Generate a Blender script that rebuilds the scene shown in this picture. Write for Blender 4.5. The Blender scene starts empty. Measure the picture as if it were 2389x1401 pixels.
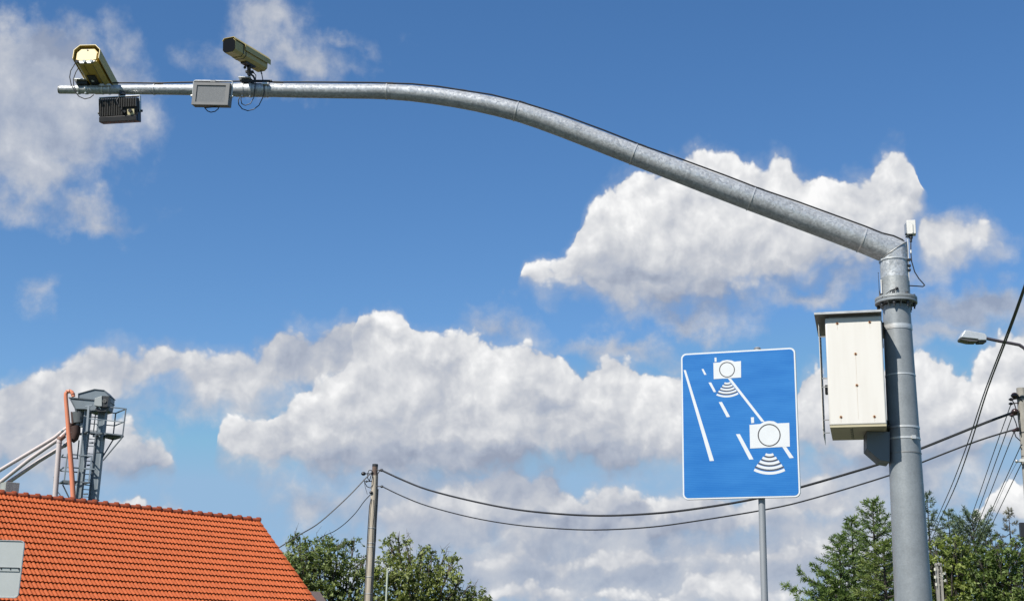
import bpy, math, random
from mathutils import Vector, Matrix, noise
random.seed(7)
D2R = math.radians
sc = bpy.context.scene
col = sc.collection

# ------------------------------------------------------------------ camera
F, W0, H0 = 3200.0, 2389.0, 1401.0
PITCH, ROLL = D2R(15.95), -D2R(1.27)
EYE = Vector((0, 0, 1.6))
FW = Vector((0, math.cos(PITCH), math.sin(PITCH)))
_r, _u = Vector((1, 0, 0)), Vector((0, -math.sin(PITCH), math.cos(PITCH)))
RT = _r*math.cos(ROLL) - _u*math.sin(ROLL)
UP = _u*math.cos(ROLL) + _r*math.sin(ROLL)
cd = bpy.data.cameras.new('camera'); cam = bpy.data.objects.new('camera', cd); col.objects.link(cam)
cam.matrix_world = Matrix(((RT.x, UP.x, -FW.x, EYE.x), (RT.y, UP.y, -FW.y, EYE.y), (RT.z, UP.z, -FW.z, EYE.z), (0, 0, 0, 1)))
cd.sensor_fit = 'HORIZONTAL'; cd.sensor_width = 36.0; cd.lens = 36.0*F/W0
cd.clip_start = 0.05; cd.clip_end = 3000
sc.camera = cam
sc.render.resolution_x, sc.render.resolution_y = 1024, 600
sc.view_settings.view_transform = 'Standard'; sc.view_settings.look = 'None'
sc.view_settings.exposure = 0.5; sc.view_settings.gamma = 1.0

# ------------------------------------------------------------------ sun and sky
SUN_AZ, SUN_EL = D2R(-139), D2R(46)          # azimuth measured from +Y towards +X
sdir = Vector((math.sin(SUN_AZ)*math.cos(SUN_EL), math.cos(SUN_AZ)*math.cos(SUN_EL), math.sin(SUN_EL)))
sl = bpy.data.lights.new('sun', 'SUN'); sl.energy = 5.0; sl.angle = D2R(0.53); sl.color = (1.0, 0.955, 0.88)
so = bpy.data.objects.new('sun', sl); col.objects.link(so)
so.rotation_euler = sdir.to_track_quat('Z', 'Y').to_euler(); so.location = (0, 0, 30)

def ray(px, py): return FW + RT*((px-1194.5)/F) + UP*((700.5-py)/F)
def at(px, py, Y):
    d = ray(px, py); return EYE + d*(Y/d.y)
def atz(px, py, Z):
    d = ray(px, py); return EYE + d*((Z-EYE.z)/d.z)
def onplane(px, py, P, n):
    d = ray(px, py); return EYE + d*((P-EYE).dot(n)/d.dot(n))
def pxm(p): return (p-EYE).dot(FW)/F         # metres per photo pixel at a point

w = bpy.data.worlds.new('World'); sc.world = w; w.use_nodes = True
nt = w.node_tree; nt.nodes.clear()
def N(tree, typ, **kw):
    n = tree.nodes.new(typ)
    for k, v in kw.items(): setattr(n, k, v)
    return n
class G:
    """tiny expression helper for node trees"""
    def __init__(s, tree): s.t = tree
    def _in(s, sock, v):
        if v is None: return
        if hasattr(v, 'is_output') or isinstance(v, bpy.types.NodeSocket): s.t.links.new(v, sock)
        else: sock.default_value = v
    def m(s, op, a, b=None, c=None, clamp=False):
        n = N(s.t, 'ShaderNodeMath', operation=op, use_clamp=clamp)
        for i, v in enumerate((a, b, c)): s._in(n.inputs[i], v)
        return n.outputs[0]
    def v(s, op, a, b=None, scale=None):
        n = N(s.t, 'ShaderNodeVectorMath', operation=op)
        s._in(n.inputs[0], a)
        if b is not None: s._in(n.inputs[1], b)
        if scale is not None: s._in(n.inputs['Scale'], scale)
        return n.outputs['Value'] if op in ('LENGTH', 'DOT_PRODUCT') else n.outputs[0]
    def step(s, x, lo, hi, a=0.0, b=1.0):
        n = N(s.t, 'ShaderNodeMapRange', interpolation_type='SMOOTHSTEP', clamp=True)
        for i, q in enumerate((x, lo, hi, a, b)): s._in(n.inputs[i], q)
        return n.outputs[0]
    def noise(s, vec, scale, detail=4, rough=0.5, color=False, dist=0.0, lac=2.0):
        n = N(s.t, 'ShaderNodeTexNoise', noise_dimensions='2D')
        s._in(n.inputs['Vector'], vec)
        n.inputs['Scale'].default_value = scale; n.inputs['Detail'].default_value = detail
        n.inputs['Roughness'].default_value = rough; n.inputs['Distortion'].default_value = dist
        n.inputs['Lacunarity'].default_value = lac
        return n.outputs['Color'] if color else n.outputs[0]
    def mixc(s, f, a, b):
        n = N(s.t, 'ShaderNodeMix', data_type='RGBA')
        s._in(n.inputs[0], f); s._in(n.inputs[6], a); s._in(n.inputs[7], b)
        return n.outputs[2]

def sky_uv(px, py, rx=1, ry=1):
    d = ray(px, py).normalized()
    el = math.asin(d.z); az = math.atan2(d.x, d.y)
    k = 1000.0/F/ray(px, py).length
    return az*1000, el*1000, rx*k/math.cos(el), ry*k

def blob_field(g, P, blobs, smooth=10.0):
    acc = None
    for (px, py, rx, ry) in blobs:
        u, v_, a, b = sky_uv(px, py, rx, ry)
        n = N(g.t, 'ShaderNodeVectorMath', operation='MULTIPLY_ADD')
        g.t.links.new(P, n.inputs[0]); n.inputs[1].default_value = (1/a, 1/b, 0); n.inputs[2].default_value = (-u/a, -v_/b, 0)
        m_ = math.sqrt(a*b)
        f = g.m('MULTIPLY_ADD', g.v('LENGTH', n.outputs[0]), -m_, m_)
        acc = f if acc is None else g.m('SMOOTH_MAX', acc, f, smooth)
    return acc

# cloud bodies: upper and lower outline (in photo pixels, turned into azimuth/elevation), edge softness, shading
# name, top, bottom, edge, lift, fall
BODIES = [
 ('low', [(860,1230),(900,1185),(960,1165),(1040,1135),(1110,1120),(1165,1085),(1185,1068),(1230,1085),(1290,1105),(1340,1140),(1400,1135),(1480,1140),(1560,1155),(1660,1150),(1760,1130),(1850,1105),(1900,1095),(1960,1130),(2050,1150),(2120,1200)],
         [(860,1235),(900,1245),(960,1260),(1100,1280),(1250,1300),(1400,1290),(1560,1290),(1700,1280),(1850,1260),(1950,1240),(2050,1230),(2120,1205)], 8, 0.50, 0.62),
 ('lower', [(900,1330),(960,1310),(1060,1300),(1150,1290),(1230,1270),(1330,1280),(1420,1265),(1520,1275),(1640,1262),(1720,1290),(1760,1270),(1850,1265),(1920,1240),(1990,1260),(2100,1300)],
         [(900,1335),(1000,1345),(1150,1350),(1300,1360),(1500,1350),(1650,1340),(1800,1340),(1950,1330),(2100,1310)], 9, 0.42, 0.40),
 ('lowest', [(1050,1420),(1130,1390),(1200,1350),(1240,1335),(1290,1360),(1350,1395),(1400,1375),(1440,1352),(1490,1375),(1560,1390),(1600,1350),(1650,1320),(1720,1310),(1790,1330),(1850,1350),(1950,1350),(2050,1400)],
         [(1050,1430),(1200,1420),(1500,1430),(1800,1430),(2050,1410)], 8, 0.55, 0.42),
 ('band', [(-120,960),(0,900),(50,868),(100,850),(150,838),(190,815),(240,805),(300,797),(340,794),(400,806),(480,812),(560,808),(620,800),(650,770),(680,758),(720,772),(760,755),(820,748),(860,762),(900,790),(940,840)],
         [(-120,1130),(0,1145),(120,1160),(200,1150),(240,1090),(270,975),(330,945),(400,918),(440,930),(470,970),(540,985),(580,970),(620,950),(720,930),(800,920),(900,910),(940,860)], 9, 0.48, 0.26),
 ('lobe', [(215,1000),(250,960),(290,962),(330,985),(360,1005),(395,1030),(412,1075)],
         [(215,1120),(260,1150),(330,1145),(390,1128),(412,1090)], 9, 0.52, 0.62),
 ('tuft', [(215,1165),(240,1160),(285,1148),(330,1155),(360,1172),(385,1163),(405,1180),(420,1200)],
         [(215,1230),(300,1240),(380,1240),(420,1210)], 6, 0.50, 0.25),
 ('main', [(498,1040),(508,995),(535,968),(580,966),(630,962),(670,935),(700,905),(735,880),(790,850),(826,800),(830,745),(850,722),(890,710),(915,716),(945,733),(958,760),(1000,768),(1060,773),(1100,766),(1130,783),(1190,795),(1250,800),(1300,812),(1328,850),(1345,868),(1375,852),(1420,832),(1460,838),(1510,862),(1560,862),(1600,855),(1700,860),(1800,880),(1870,900),(1890,1000)],
         [(500,1050),(530,1095),(580,1118),(640,1135),(720,1125),(830,1132),(900,1148),(1050,1142),(1160,1142),(1200,1128),(1290,1090),(1340,1098),(1420,1128),(1500,1128),(1650,1125),(1800,1105),(1870,1070),(1890,1020)], 6, 0.60, 0.62),
 ('right', [(1850,960),(1868,880),(1895,852),(1925,868),(1960,880),(2050,862),(2110,850),(2138,815),(2160,830),(2200,838),(2225,852),(2255,866),(2290,838),(2320,812),(2340,782),(2372,768),(2410,770),(2500,760)],
         [(1850,1010),(1900,1085),(1980,1112),(2100,1112),(2200,1102),(2300,1092),(2380,1062),(2500,1050)], 5, 0.62, 0.62),
 ('puff', [(2270,1215),(2290,1190),(2315,1150),(2345,1122),(2372,1128),(2410,1110),(2500,1110)],
         [(2270,1230),(2310,1245),(2400,1250),(2500,1250)], 5, 0.72, 0.35),
 ('side', [(2135,520),(2158,496),(2200,500),(2250,494),(2300,512),(2335,545),(2352,585)], [(2135,600),(2180,640),(2250,612),(2330,605),(2352,592)], 9, 0.50, 0.30),
 ('upper', [(1212,645),(1230,612),(1270,592),(1322,580),(1338,548),(1346,510),(1372,470),(1400,448),(1430,420),(1495,403),(1540,395),(1585,355),(1600,347),(1640,352),(1680,345),(1705,355),(1735,388),(1770,388),(1800,376),(1835,370),(1862,386),(1885,408),(1930,406),(1975,418),(2010,415),(2038,392),(2052,360),(2085,350),(2115,352),(2140,388),(2150,440)],
         [(1210,672),(1235,692),(1290,702),(1350,693),(1385,715),(1410,742),(1460,752),(1520,745),(1600,730),(1700,718),(1790,690),(1880,660),(1980,650),(2050,640),(2100,600),(2130,530),(2150,460)], 6, 0.66, 0.62),
]
# thin soft-edged cloud
SOFT = [
 (60,150,280,130),(90,270,270,140),(30,390,190,120),(180,190,170,105),(190,360,110,80),(275,120,45,85),(250,330,110,45),(210,500,130,40),
 (630,60,95,100),(690,160,140,60),(530,140,70,50),(820,100,70,26),
 (1170,765,75,50),(1450,830,150,40),(2230,560,120,65),(2120,620,70,40),(2290,720,230,75),(2170,790,150,50),
 (1600,740,150,40),(1900,680,150,35),(110,665,22,32),(540,930,150,60),
 (1000,1210,260,90),(1450,1330,560,120),(1950,1290,300,130),(2100,1130,260,70),(760,1180,140,60),(850,1330,200,60),
]
DARK = [   # shaded bases and hollows
 (1120,1090,300,60),(850,1085,170,36),(1380,1080,220,50),(870,805,75,26),(720,820,150,50),(1040,860,70,30),(1620,700,190,45),(1500,650,150,32),(310,1095,100,45),(100,1070,150,45),
 (2120,1085,220,45),(1920,640,180,36),(1400,1215,300,26),(1280,940,90,22),(2260,980,60,40),(2250,720,150,45),(160,110,90,40),(650,1010,60,18),
]
g = G(nt)
tc = N(nt, 'ShaderNodeTexCoord')
dirn = g.v('NORMALIZE', tc.outputs['Generated'])
sx = N(nt, 'ShaderNodeSeparateXYZ'); nt.links.new(dirn, sx.inputs[0])
az = g.m('MULTIPLY', g.m('ARCTAN2', sx.outputs[0], sx.outputs[1]), 1000.0)
el = g.m('MULTIPLY', g.m('ARCSINE', sx.outputs[2]), 1000.0)
cx = N(nt, 'ShaderNodeCombineXYZ'); nt.links.new(az, cx.inputs[0]); nt.links.new(el, cx.inputs[1])
P = cx.outputs[0]
big = g.v('SUBTRACT', g.noise(P, 1/48.0, 8, 0.54, color=True), (0.5, 0.5, 0.5))
PP = g.v('ADD', P, g.v('SCALE', big, scale=16.0))
def billow(p):
    vor = N(nt, 'ShaderNodeTexVoronoi', voronoi_dimensions='2D', feature='SMOOTH_F1')
    nt.links.new(p, vor.inputs['Vector']); vor.inputs['Scale'].default_value = 1/27.0
    vor.inputs['Detail'].default_value = 3.2; vor.inputs['Roughness'].default_value = 0.56; vor.inputs['Smoothness'].default_value = 0.5
    return vor.outputs['Distance']
n0 = billow(PP); n1 = billow(g.v('ADD', PP, (-5.0, 8.0, 0)))
relief = g.m('SUBTRACT', n1, n0)
puffy = g.m('MULTIPLY_ADD', n0, -12.0, 10.6)
mid = g.noise(PP, 1/46.0, 6, 0.52)
sp = N(nt, 'ShaderNodeSeparateXYZ'); nt.links.new(PP, sp.inputs[0])
lowf = N(nt, 'ShaderNodeSeparateXYZ'); nt.links.new(g.noise(P, 1/40.0, 2, 0.4, color=True), lowf.inputs[0])
U_, V_ = g.m('MULTIPLY_ADD', lowf.outputs[0], 16.0, g.m('ADD', az, -8.0)), sp.outputs[1]
VMAX = 620.0
dk = g.step(blob_field(g, g.v('ADD', P, g.v('SCALE', big, scale=60.0)), DARK, 6.0), -10.0, 16.0)
shade0 = g.m('MULTIPLY_ADD', relief, 0.30, g.m('MULTIPLY_ADD', mid, 0.66, -0.33))
shade0 = g.m('MULTIPLY_ADD', dk, -0.27, shade0)
def curve_body(top, bot, edge, lift, fall):
    tp = [sky_uv(*p)[:2] for p in top]; bp = [sky_uv(*p)[:2] for p in bot]
    u0 = min(tp[0][0], bp[0][0]) - 6; u1 = max(tp[-1][0], bp[-1][0]) + 6
    x = g.m('MULTIPLY_ADD', U_, 1/(u1-u0), -u0/(u1-u0), clamp=True)
    cc = N(nt, 'ShaderNodeCombineXYZ'); nt.links.new(x, cc.inputs[0]); nt.links.new(x, cc.inputs[1])
    rc = N(nt, 'ShaderNodeRGBCurve'); nt.links.new(cc.outputs[0], rc.inputs['Color'])
    mp = rc.mapping; mp.use_clip = False
    for ci, pts, sgn in ((0, tp, -1), (1, bp, 1)):
        c = mp.curves[ci]
        ys = [(u0, pts[0][1] + sgn*45)] + pts + [(u1, pts[-1][1] + sgn*45)]
        ys = [((u-u0)/(u1-u0), v/VMAX) for u, v in ys]
        c.points[0].location = ys[0]; c.points[1].location = ys[-1]
        for q in ys[1:-1]: c.points.new(*q)
        for q in c.points: q.handle_type = 'AUTO_CLAMPED'
    mp.update()
    s2 = N(nt, 'ShaderNodeSeparateXYZ'); nt.links.new(rc.outputs[0], s2.inputs[0])
    t = g.m('MULTIPLY_ADD', s2.outputs[0], VMAX, g.m('MULTIPLY', V_, -1.0))     # below the top
    bt = g.m('MULTIPLY_ADD', s2.outputs[1], -VMAX, V_)                          # above the base
    h = g.m('DIVIDE', t, g.m('MAXIMUM', g.m('ADD', t, bt), 4.0))
    d = g.m('ADD', g.m('SMOOTH_MIN', t, g.m('MULTIPLY', bt, 0.85), 6.0), puffy)
    wid = g.step(h, 0.15, 0.8, edge, edge + 11.0)
    a = g.step(d, 0.0, wid)
    a = g.m('MAXIMUM', a, g.m('MULTIPLY', g.step(g.m('ADD', d, g.m('MULTIPLY', n1, -6.0)), -13.0, 12.0), 0.62))
    h = g.m('MINIMUM', g.m('MAXIMUM', h, 0.0), 1.0)
    br = g.m('ADD', g.m('MULTIPLY_ADD', g.m('MULTIPLY', h, h), -fall*0.85, lift + 0.15), shade0)
    return a, br
# soft layer
sw = g.v('SCALE', big, scale=66.0)
sf = blob_field(g, g.v('ADD', P, sw), SOFT, 10.0)
sn = g.noise(g.v('ADD', P, g.v('SCALE', sw, scale=0.16)), 1/34.0, 8, 0.58)
sd = g.m('ADD', sf, g.m('MULTIPLY_ADD', sn, 40.0, -22.0))
asoft = g.m('MULTIPLY', g.step(sd, -12.0, 26.0), 0.88)
nf = N(nt, 'ShaderNodeTexNoise', noise_dimensions='3D'); nt.links.new(g.v('MULTIPLY', dirn, (1, 1, 2.2)), nf.inputs['Vector'])
nf.inputs['Scale'].default_value = 2.4; nf.inputs['Detail'].default_value = 5
away = g.m('MAXIMUM', g.step(g.m('ABSOLUTE', az), 430.0, 620.0), g.step(el, 560.0, 720.0))
afar = g.m('MULTIPLY', g.m('MULTIPLY', g.step(nf.outputs[0], 0.58, 0.72), away), 0.6)
al = g.m('MAXIMUM', asoft, afar)
sb = g.m('MULTIPLY_ADD', dk, -0.30, g.m('MULTIPLY_ADD', sn, 1.3, -0.33))
br = sb
for name, top, bot, edge, lift, fall in BODIES:
    a, bb = curve_body(top, bot, edge, lift, fall)
    br = g.m('ADD', br, g.m('MULTIPLY', a, g.m('SUBTRACT', bb, br)))
    al = g.m('SUBTRACT', g.m('ADD', al, a), g.m('MULTIPLY', al, a))
br = g.m('MINIMUM', g.m('MAXIMUM', br, 0.0), 1.0)
ramp = N(nt, 'ShaderNodeValToRGB'); nt.links.new(br, ramp.inputs[0])
cr = ramp.color_ramp
cr.elements[0].position = 0.0; cr.elements[0].color = (0.32, 0.365, 0.47, 1)
cr.elements[1].position = 1.0; cr.elements[1].color = (0.98, 0.98, 0.98, 1)
for p_, c_ in ((0.25, (0.43, 0.475, 0.57)), (0.5, (0.56, 0.585, 0.64)), (0.78, (0.77, 0.78, 0.80))):
    e = cr.elements.new(p_); e.color = (*c_, 1)
sky = N(nt, 'ShaderNodeTexSky', sky_type='NISHITA'); sky.sun_disc = False
sky.sun_elevation = SUN_EL; sky.sun_rotation = SUN_AZ % (2*math.pi)
sky.air_density = 1.0; sky.dust_density = 0.1; sky.ozone_density = 3.0; sky.altitude = 100
hs = N(nt, 'ShaderNodeHueSaturation'); nt.links.new(sky.outputs[0], hs.inputs['Color'])
hs.inputs['Saturation'].default_value = 1.22; hs.inputs['Value'].default_value = 1.2; hs.inputs['Hue'].default_value = 0.503
skc = g.v('MINIMUM', hs.outputs[0], (2.75, 4.4, 6.4))
bgs = N(nt, 'ShaderNodeBackground'); nt.links.new(skc, bgs.inputs[0]); bgs.inputs[1].default_value = 0.0778
bgc = N(nt, 'ShaderNodeBackground'); nt.links.new(ramp.outputs[0], bgc.inputs[0]); bgc.inputs[1].default_value = 0.707
al = g.m('MULTIPLY', al, g.step(el, -20.0, 10.0))
mx = N(nt, 'ShaderNodeMixShader'); nt.links.new(al, mx.inputs[0]); nt.links.new(bgs.outputs[0], mx.inputs[1]); nt.links.new(bgc.outputs[0], mx.inputs[2])
wo = N(nt, 'ShaderNodeOutputWorld'); nt.links.new(mx.outputs[0], wo.inputs[0])
#@@SKYEND
# ------------------------------------------------------------------ mesh helpers
class MB:
    def __init__(s): s.v = []; s.f = []
    def add(s, vs, fs):
        o = len(s.v); s.v += [Vector(v) for v in vs]; s.f += [tuple(i+o for i in f) for f in fs]; return s
    def box(s, c, d, M=None):
        x, y, z = d[0]/2, d[1]/2, d[2]/2
        vs = [Vector(p) for p in ((-x,-y,-z),(x,-y,-z),(x,y,-z),(-x,y,-z),(-x,-y,z),(x,-y,z),(x,y,z),(-x,y,z))]
        if M is not None: vs = [M @ v for v in vs]
        c = Vector(c)
        return s.add([v+c for v in vs], [(0,3,2,1),(4,5,6,7),(0,1,5,4),(1,2,6,5),(2,3,7,6),(3,0,4,7)])
    def bar(s, a, b, w, h=None, up=(0, 0, 1)):
        """rectangular bar from a to b"""
        a, b = Vector(a), Vector(b); h = h or w
        t = (b-a); L = t.length; t.normalize(); up = Vector(up)
        if abs(t.dot(up)) > 0.95: up = Vector((0, 1, 0))
        x = t.cross(up).normalized(); z = x.cross(t).normalized()
        M = Matrix((x, t, z)).transposed()
        return s.box((a+b)/2, (w, L, h), M)
    def tube(s, pts, rad, n=14, caps=True):
        pts = [Vector(p) for p in pts]
        R_ = rad if isinstance(rad, (list, tuple)) else [rad]*len(pts)
        segs = [(pts[i+1]-pts[i]).normalized() for i in range(len(pts)-1)]
        t = segs[0]
        a = Vector((0, 0, 1)) if abs(t.z) < 0.9 else Vector((0, 1, 0))
        x = t.cross(a).normalized()
        o = len(s.v); k = len(pts)
        for i in range(k):
            tin = segs[max(i-1, 0)]; tout = segs[min(i, k-2)]
            x = (x - tin*x.dot(tin)).normalized(); y = tin.cross(x)
            pl = (tin+tout).normalized()
            for j in range(n):
                an = 2*math.pi*j/n
                c = x*math.cos(an)*R_[i] + y*math.sin(an)*R_[i]
                if i > 0: c = c - tin*(c.dot(pl)/max(tin.dot(pl), 0.3))
                s.v.append(pts[i]+c)
            q = tin.rotation_difference(tout); x = q @ x
        for i in range(k-1):
            for j in range(n):
                a0 = o+i*n+j; b0 = o+i*n+(j+1) % n
                s.f.append((a0, b0, b0+n, a0+n))
        if caps:
            s.f.append(tuple(o+j for j in reversed(range(n)))); s.f.append(tuple(o+(k-1)*n+j for j in range(n)))
        return s
    def cone(s, a, b, ra, rb, n=16): return s.tube([a, b], [ra, rb], n)
    def ring(s, c, axis, r, w, th, n=28):
        """band of radius r round the axis"""
        axis = Vector(axis).normalized(); c = Vector(c)
        a = Vector((0, 0, 1)) if abs(axis.z) < 0.9 else Vector((0, 1, 0))
        x = axis.cross(a).normalized(); y = axis.cross(x); o = len(s.v)
        for j in range(n):
            an = 2*math.pi*j/n; d = x*math.cos(an)+y*math.sin(an)
            for rr, hh in ((r, -w/2), (r+th, -w/2), (r+th, w/2), (r, w/2)): s.v.append(c+d*rr+axis*hh)
        for j in range(n):
            a0 = o+4*j; b0 = o+4*((j+1) % n)
            for q in range(4):
                q2 = (q+1) % 4; s.f.append((a0+q, a0+q2, b0+q2, b0+q))
        return s
    def prism(s, poly, ext):
        """polygon (3D points) extruded by the vector ext"""
        poly = [Vector(p) for p in poly]; ext = Vector(ext); n = len(poly)
        nrm = (poly[1]-poly[0]).cross(poly[2]-poly[1])
        a = sum(((poly[i]).cross(poly[(i+1) % n]) for i in range(n)), Vector())
        if a.dot(ext) > 0: poly.reverse()
        vs = poly + [p+ext for p in poly]
        fs = [tuple(range(n)), tuple(reversed(range(n, 2*n)))] + [(i, i+n, (i+1) % n+n, (i+1) % n) for i in range(n)]
        return s.add(vs, fs)
    def ball(s, c, r, n=10, m=6, sc_=(1, 1, 1)):
        o = len(s.v); c = Vector(c)
        for i in range(m+1):
            th = math.pi*i/m
            for j in range(n):
                ph = 2*math.pi*j/n
                s.v.append(c+Vector((sc_[0]*r*math.sin(th)*math.cos(ph), sc_[1]*r*math.sin(th)*math.sin(ph), sc_[2]*r*math.cos(th))))
        for i in range(m):
            for j in range(n):
                a0 = o+i*n+j; b0 = o+i*n+(j+1) % n
                s.f.append((a0, a0+n, b0+n, b0))
        return s

def mesh_obj(name, mb, mat, parent=None, smooth=35, bevel=0.0, seg=2):
    """one mesh object; mb is in world coordinates, kept there whatever the parent"""
    org = parent['_o'] if parent is not None else None
    me = bpy.data.meshes.new(name)
    if parent is not None: base = Vector(parent['_o'])
    else:
        xs = mb.v; base = Vector((sum(v.x for v in xs)/len(xs), sum(v.y for v in xs)/len(xs), min(v.z for v in xs)))
    me.from_pydata([tuple(v-base) for v in mb.v], [], mb.f); me.update()
    o = bpy.data.objects.new(name, me); col.objects.link(o)
    if mat: me.materials.append(mat)
    if smooth:
        for p in me.polygons: p.use_smooth = True
        me.set_sharp_from_angle(angle=D2R(smooth))
    if bevel:
        bm_ = o.modifiers.new('bevel', 'BEVEL'); bm_.width = bevel; bm_.segments = seg; bm_.limit_method = 'ANGLE'
    if parent is None: o.location = base; o['_o'] = tuple(base)
    else:
        o.parent = parent; o['_o'] = tuple(base)
    return o

def thing(name, label, cat, loc, group=None):
    o = bpy.data.objects.new(name, None); col.objects.link(o); o.location = loc; o['_o'] = tuple(loc)
    o.empty_display_size = 0.2
    return tag(o, label, cat, group)
def tag(o, label, cat, group=None):
    o['label'] = label; o['category'] = cat
    if group: o['group'] = group
    return o
def struct(o): o['kind'] = 'structure'; return o

# ------------------------------------------------------------------ materials
MATS = {}
def mat(name, color, rough=0.6, metal=0.0, noise_=None, bump=None, spec=0.5, extra=None):
    """principled material; noise_=(scale, amount, detail[, stretch z]) varies the colour, bump=(scale, strength)"""
    if name in MATS: return MATS[name]
    m = bpy.data.materials.new(name); m.use_nodes = True; t = m.node_tree; t.nodes.clear(); g = G(t)
    p = N(t, 'ShaderNodeBsdfPrincipled'); out = N(t, 'ShaderNodeOutputMaterial'); t.links.new(p.outputs[0], out.inputs[0])
    c = (*color, 1); p.inputs['Base Color'].default_value = c
    p.inputs['Roughness'].default_value = rough; p.inputs['Metallic'].default_value = metal
    p.inputs['Specular IOR Level'].default_value = spec
    co = N(t, 'ShaderNodeTexCoord').outputs['Object']
    if noise_:
        v = g.v('MULTIPLY', co, (1, 1, noise_[3])) if len(noise_) > 3 else co
        n = N(t, 'ShaderNodeTexNoise'); t.links.new(v, n.inputs['Vector']); n.inputs['Scale'].default_value = noise_[0]; n.inputs['Detail'].default_value = noise_[2]
        n.inputs['Roughness'].default_value = 0.6
        f = g.m('MULTIPLY_ADD', n.outputs[0], 2*noise_[1], 1-noise_[1])
        cc = g.v('SCALE', color, scale=f); t.links.new(cc, p.inputs['Base Color'])
        t.links.new(g.m('MULTIPLY_ADD', n.outputs[0], 0.25, rough-0.12, clamp=True), p.inputs['Roughness'])
    if bump:
        n = N(t, 'ShaderNodeTexNoise'); t.links.new(co, n.inputs['Vector']); n.inputs['Scale'].default_value = bump[0]; n.inputs['Detail'].default_value = 5
        b_ = N(t, 'ShaderNodeBump'); b_.inputs['Strength'].default_value = bump[1]; b_.inputs['Distance'].default_value = 0.01
        t.links.new(n.outputs[0], b_.inputs['Height']); t.links.new(b_.outputs[0], p.inputs['Normal'])
    if extra: extra(t, g, p, co)
    MATS[name] = m; return m

def galv(name, base, amt, cell, metal, rough):
    def ex(t, g, p, co):
        wv = N(t, 'ShaderNodeTexNoise'); t.links.new(co, wv.inputs['Vector']); wv.inputs['Scale'].default_value = 14; wv.inputs['Detail'].default_value = 4
        cw = g.v('ADD', co, g.v('SCALE', wv.outputs['Color'], scale=0.05))
        v = N(t, 'ShaderNodeTexVoronoi'); t.links.new(cw, v.inputs['Vector']); v.inputs['Scale'].default_value = cell; v.inputs['Randomness'].default_value = 1
        s = N(t, 'ShaderNodeSeparateColor'); t.links.new(v.outputs['Color'], s.inputs[0])
        n = N(t, 'ShaderNodeTexNoise'); t.links.new(co, n.inputs['Vector']); n.inputs['Scale'].default_value = 5; n.inputs['Detail'].default_value = 7; n.inputs['Roughness'].default_value = 0.65
        st = N(t, 'ShaderNodeTexNoise'); t.links.new(g.v('MULTIPLY', co, (1, 1, 0.12)), st.inputs['Vector']); st.inputs['Scale'].default_value = 24; st.inputs['Detail'].default_value = 3
        f = g.m('MULTIPLY_ADD', s.outputs[0], amt, 1-amt/2)
        f = g.m('MULTIPLY', f, g.m('MULTIPLY_ADD', n.outputs[0], 0.7, 0.65))
        f = g.m('MULTIPLY', f, g.m('MULTIPLY_ADD', st.outputs[0], 0.16, 0.92))
        t.links.new(g.v('SCALE', base, scale=f), p.inputs['Base Color'])
        t.links.new(g.m('MULTIPLY_ADD', s.outputs[1], amt*0.7, rough-amt*0.3, clamp=True), p.inputs['Roughness'])
        b_ = N(t, 'ShaderNodeBump'); b_.inputs['Strength'].default_value = 0.18; b_.inputs['Distance'].default_value = 0.004
        t.links.new(n.outputs[0], b_.inputs['Height']); t.links.new(b_.outputs[0], p.inputs['Normal'])
    return mat(name, base, rough, metal, extra=ex)
M_ARM = galv('galvanised_arm', (0.55, 0.57, 0.585), 0.42, 60, 0.35, 0.40)
M_STUB = galv('galvanised_stub', (0.40, 0.42, 0.42), 0.25, 60, 0.35, 0.5)
M_MAST = galv('painted_mast', (0.29, 0.315, 0.33), 0.12, 90, 0.15, 0.42)
M_STEEL = mat('bright_steel', (0.80, 0.80, 0.78), 0.35, 0.45, (30, 0.10, 3))
M_STEELD = mat('dull_steel', (0.34, 0.34, 0.33), 0.5, 0.6, (20, 0.2, 3))
M_ALU = mat('aluminium', (0.62, 0.62, 0.60), 0.4, 0.6, (20, 0.1, 3))
M_BLACK = mat('black_rubber', (0.018, 0.019, 0.022), 0.5)
M_DARK = mat('black_plastic', (0.03, 0.031, 0.034), 0.45, 0.0, (12, 0.2, 3))
def yel(t, g, p, co):
    n = N(t, 'ShaderNodeTexNoise'); t.links.new(co, n.inputs['Vector']); n.inputs['Scale'].default_value = 9; n.inputs['Detail'].default_value = 6; n.inputs['Roughness'].default_value = 0.65
    t.links.new(g.mixc(g.step(n.outputs[0], 0.48, 0.75), (0.68, 0.47, 0.08, 1), (0.48, 0.34, 0.09, 1)), p.inputs['Base Color'])
M_YEL = mat('yellow_housing', (0.66, 0.47, 0.09), 0.5, 0, extra=yel)
def yel2(t, g, p, co):
    n = N(t, 'ShaderNodeTexNoise'); t.links.new(co, n.inputs['Vector']); n.inputs['Scale'].default_value = 9; n.inputs['Detail'].default_value = 6; n.inputs['Roughness'].default_value = 0.65
    t.links.new(g.mixc(g.step(n.outputs[0], 0.48, 0.75), (0.62, 0.49, 0.18, 1), (0.47, 0.38, 0.15, 1)), p.inputs['Base Color'])
M_YEL2 = mat('faded_yellow_housing', (0.56, 0.47, 0.22), 0.5, 0, extra=yel2)
M_GREYH = mat('grey_lamp_casing', (0.22, 0.22, 0.225), 0.55, 0.2, (15, 0.12, 3))
M_CAB = mat('cream_painted_steel', (0.80, 0.77, 0.71), 0.5, 0, (4, 0.05, 5, 0.3))
def cabm(t, g, p, co):
    pass
M_CABSIDE = mat('cream_side', (0.78, 0.75, 0.68), 0.5)
M_ROOFSH = mat('canopy_sheet', (0.38, 0.32, 0.29), 0.5, 0.2, (8, 0.2, 4))
M_WHITE = mat('white_plastic', (0.78, 0.77, 0.73), 0.5, 0, (10, 0.05, 3))
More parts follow.
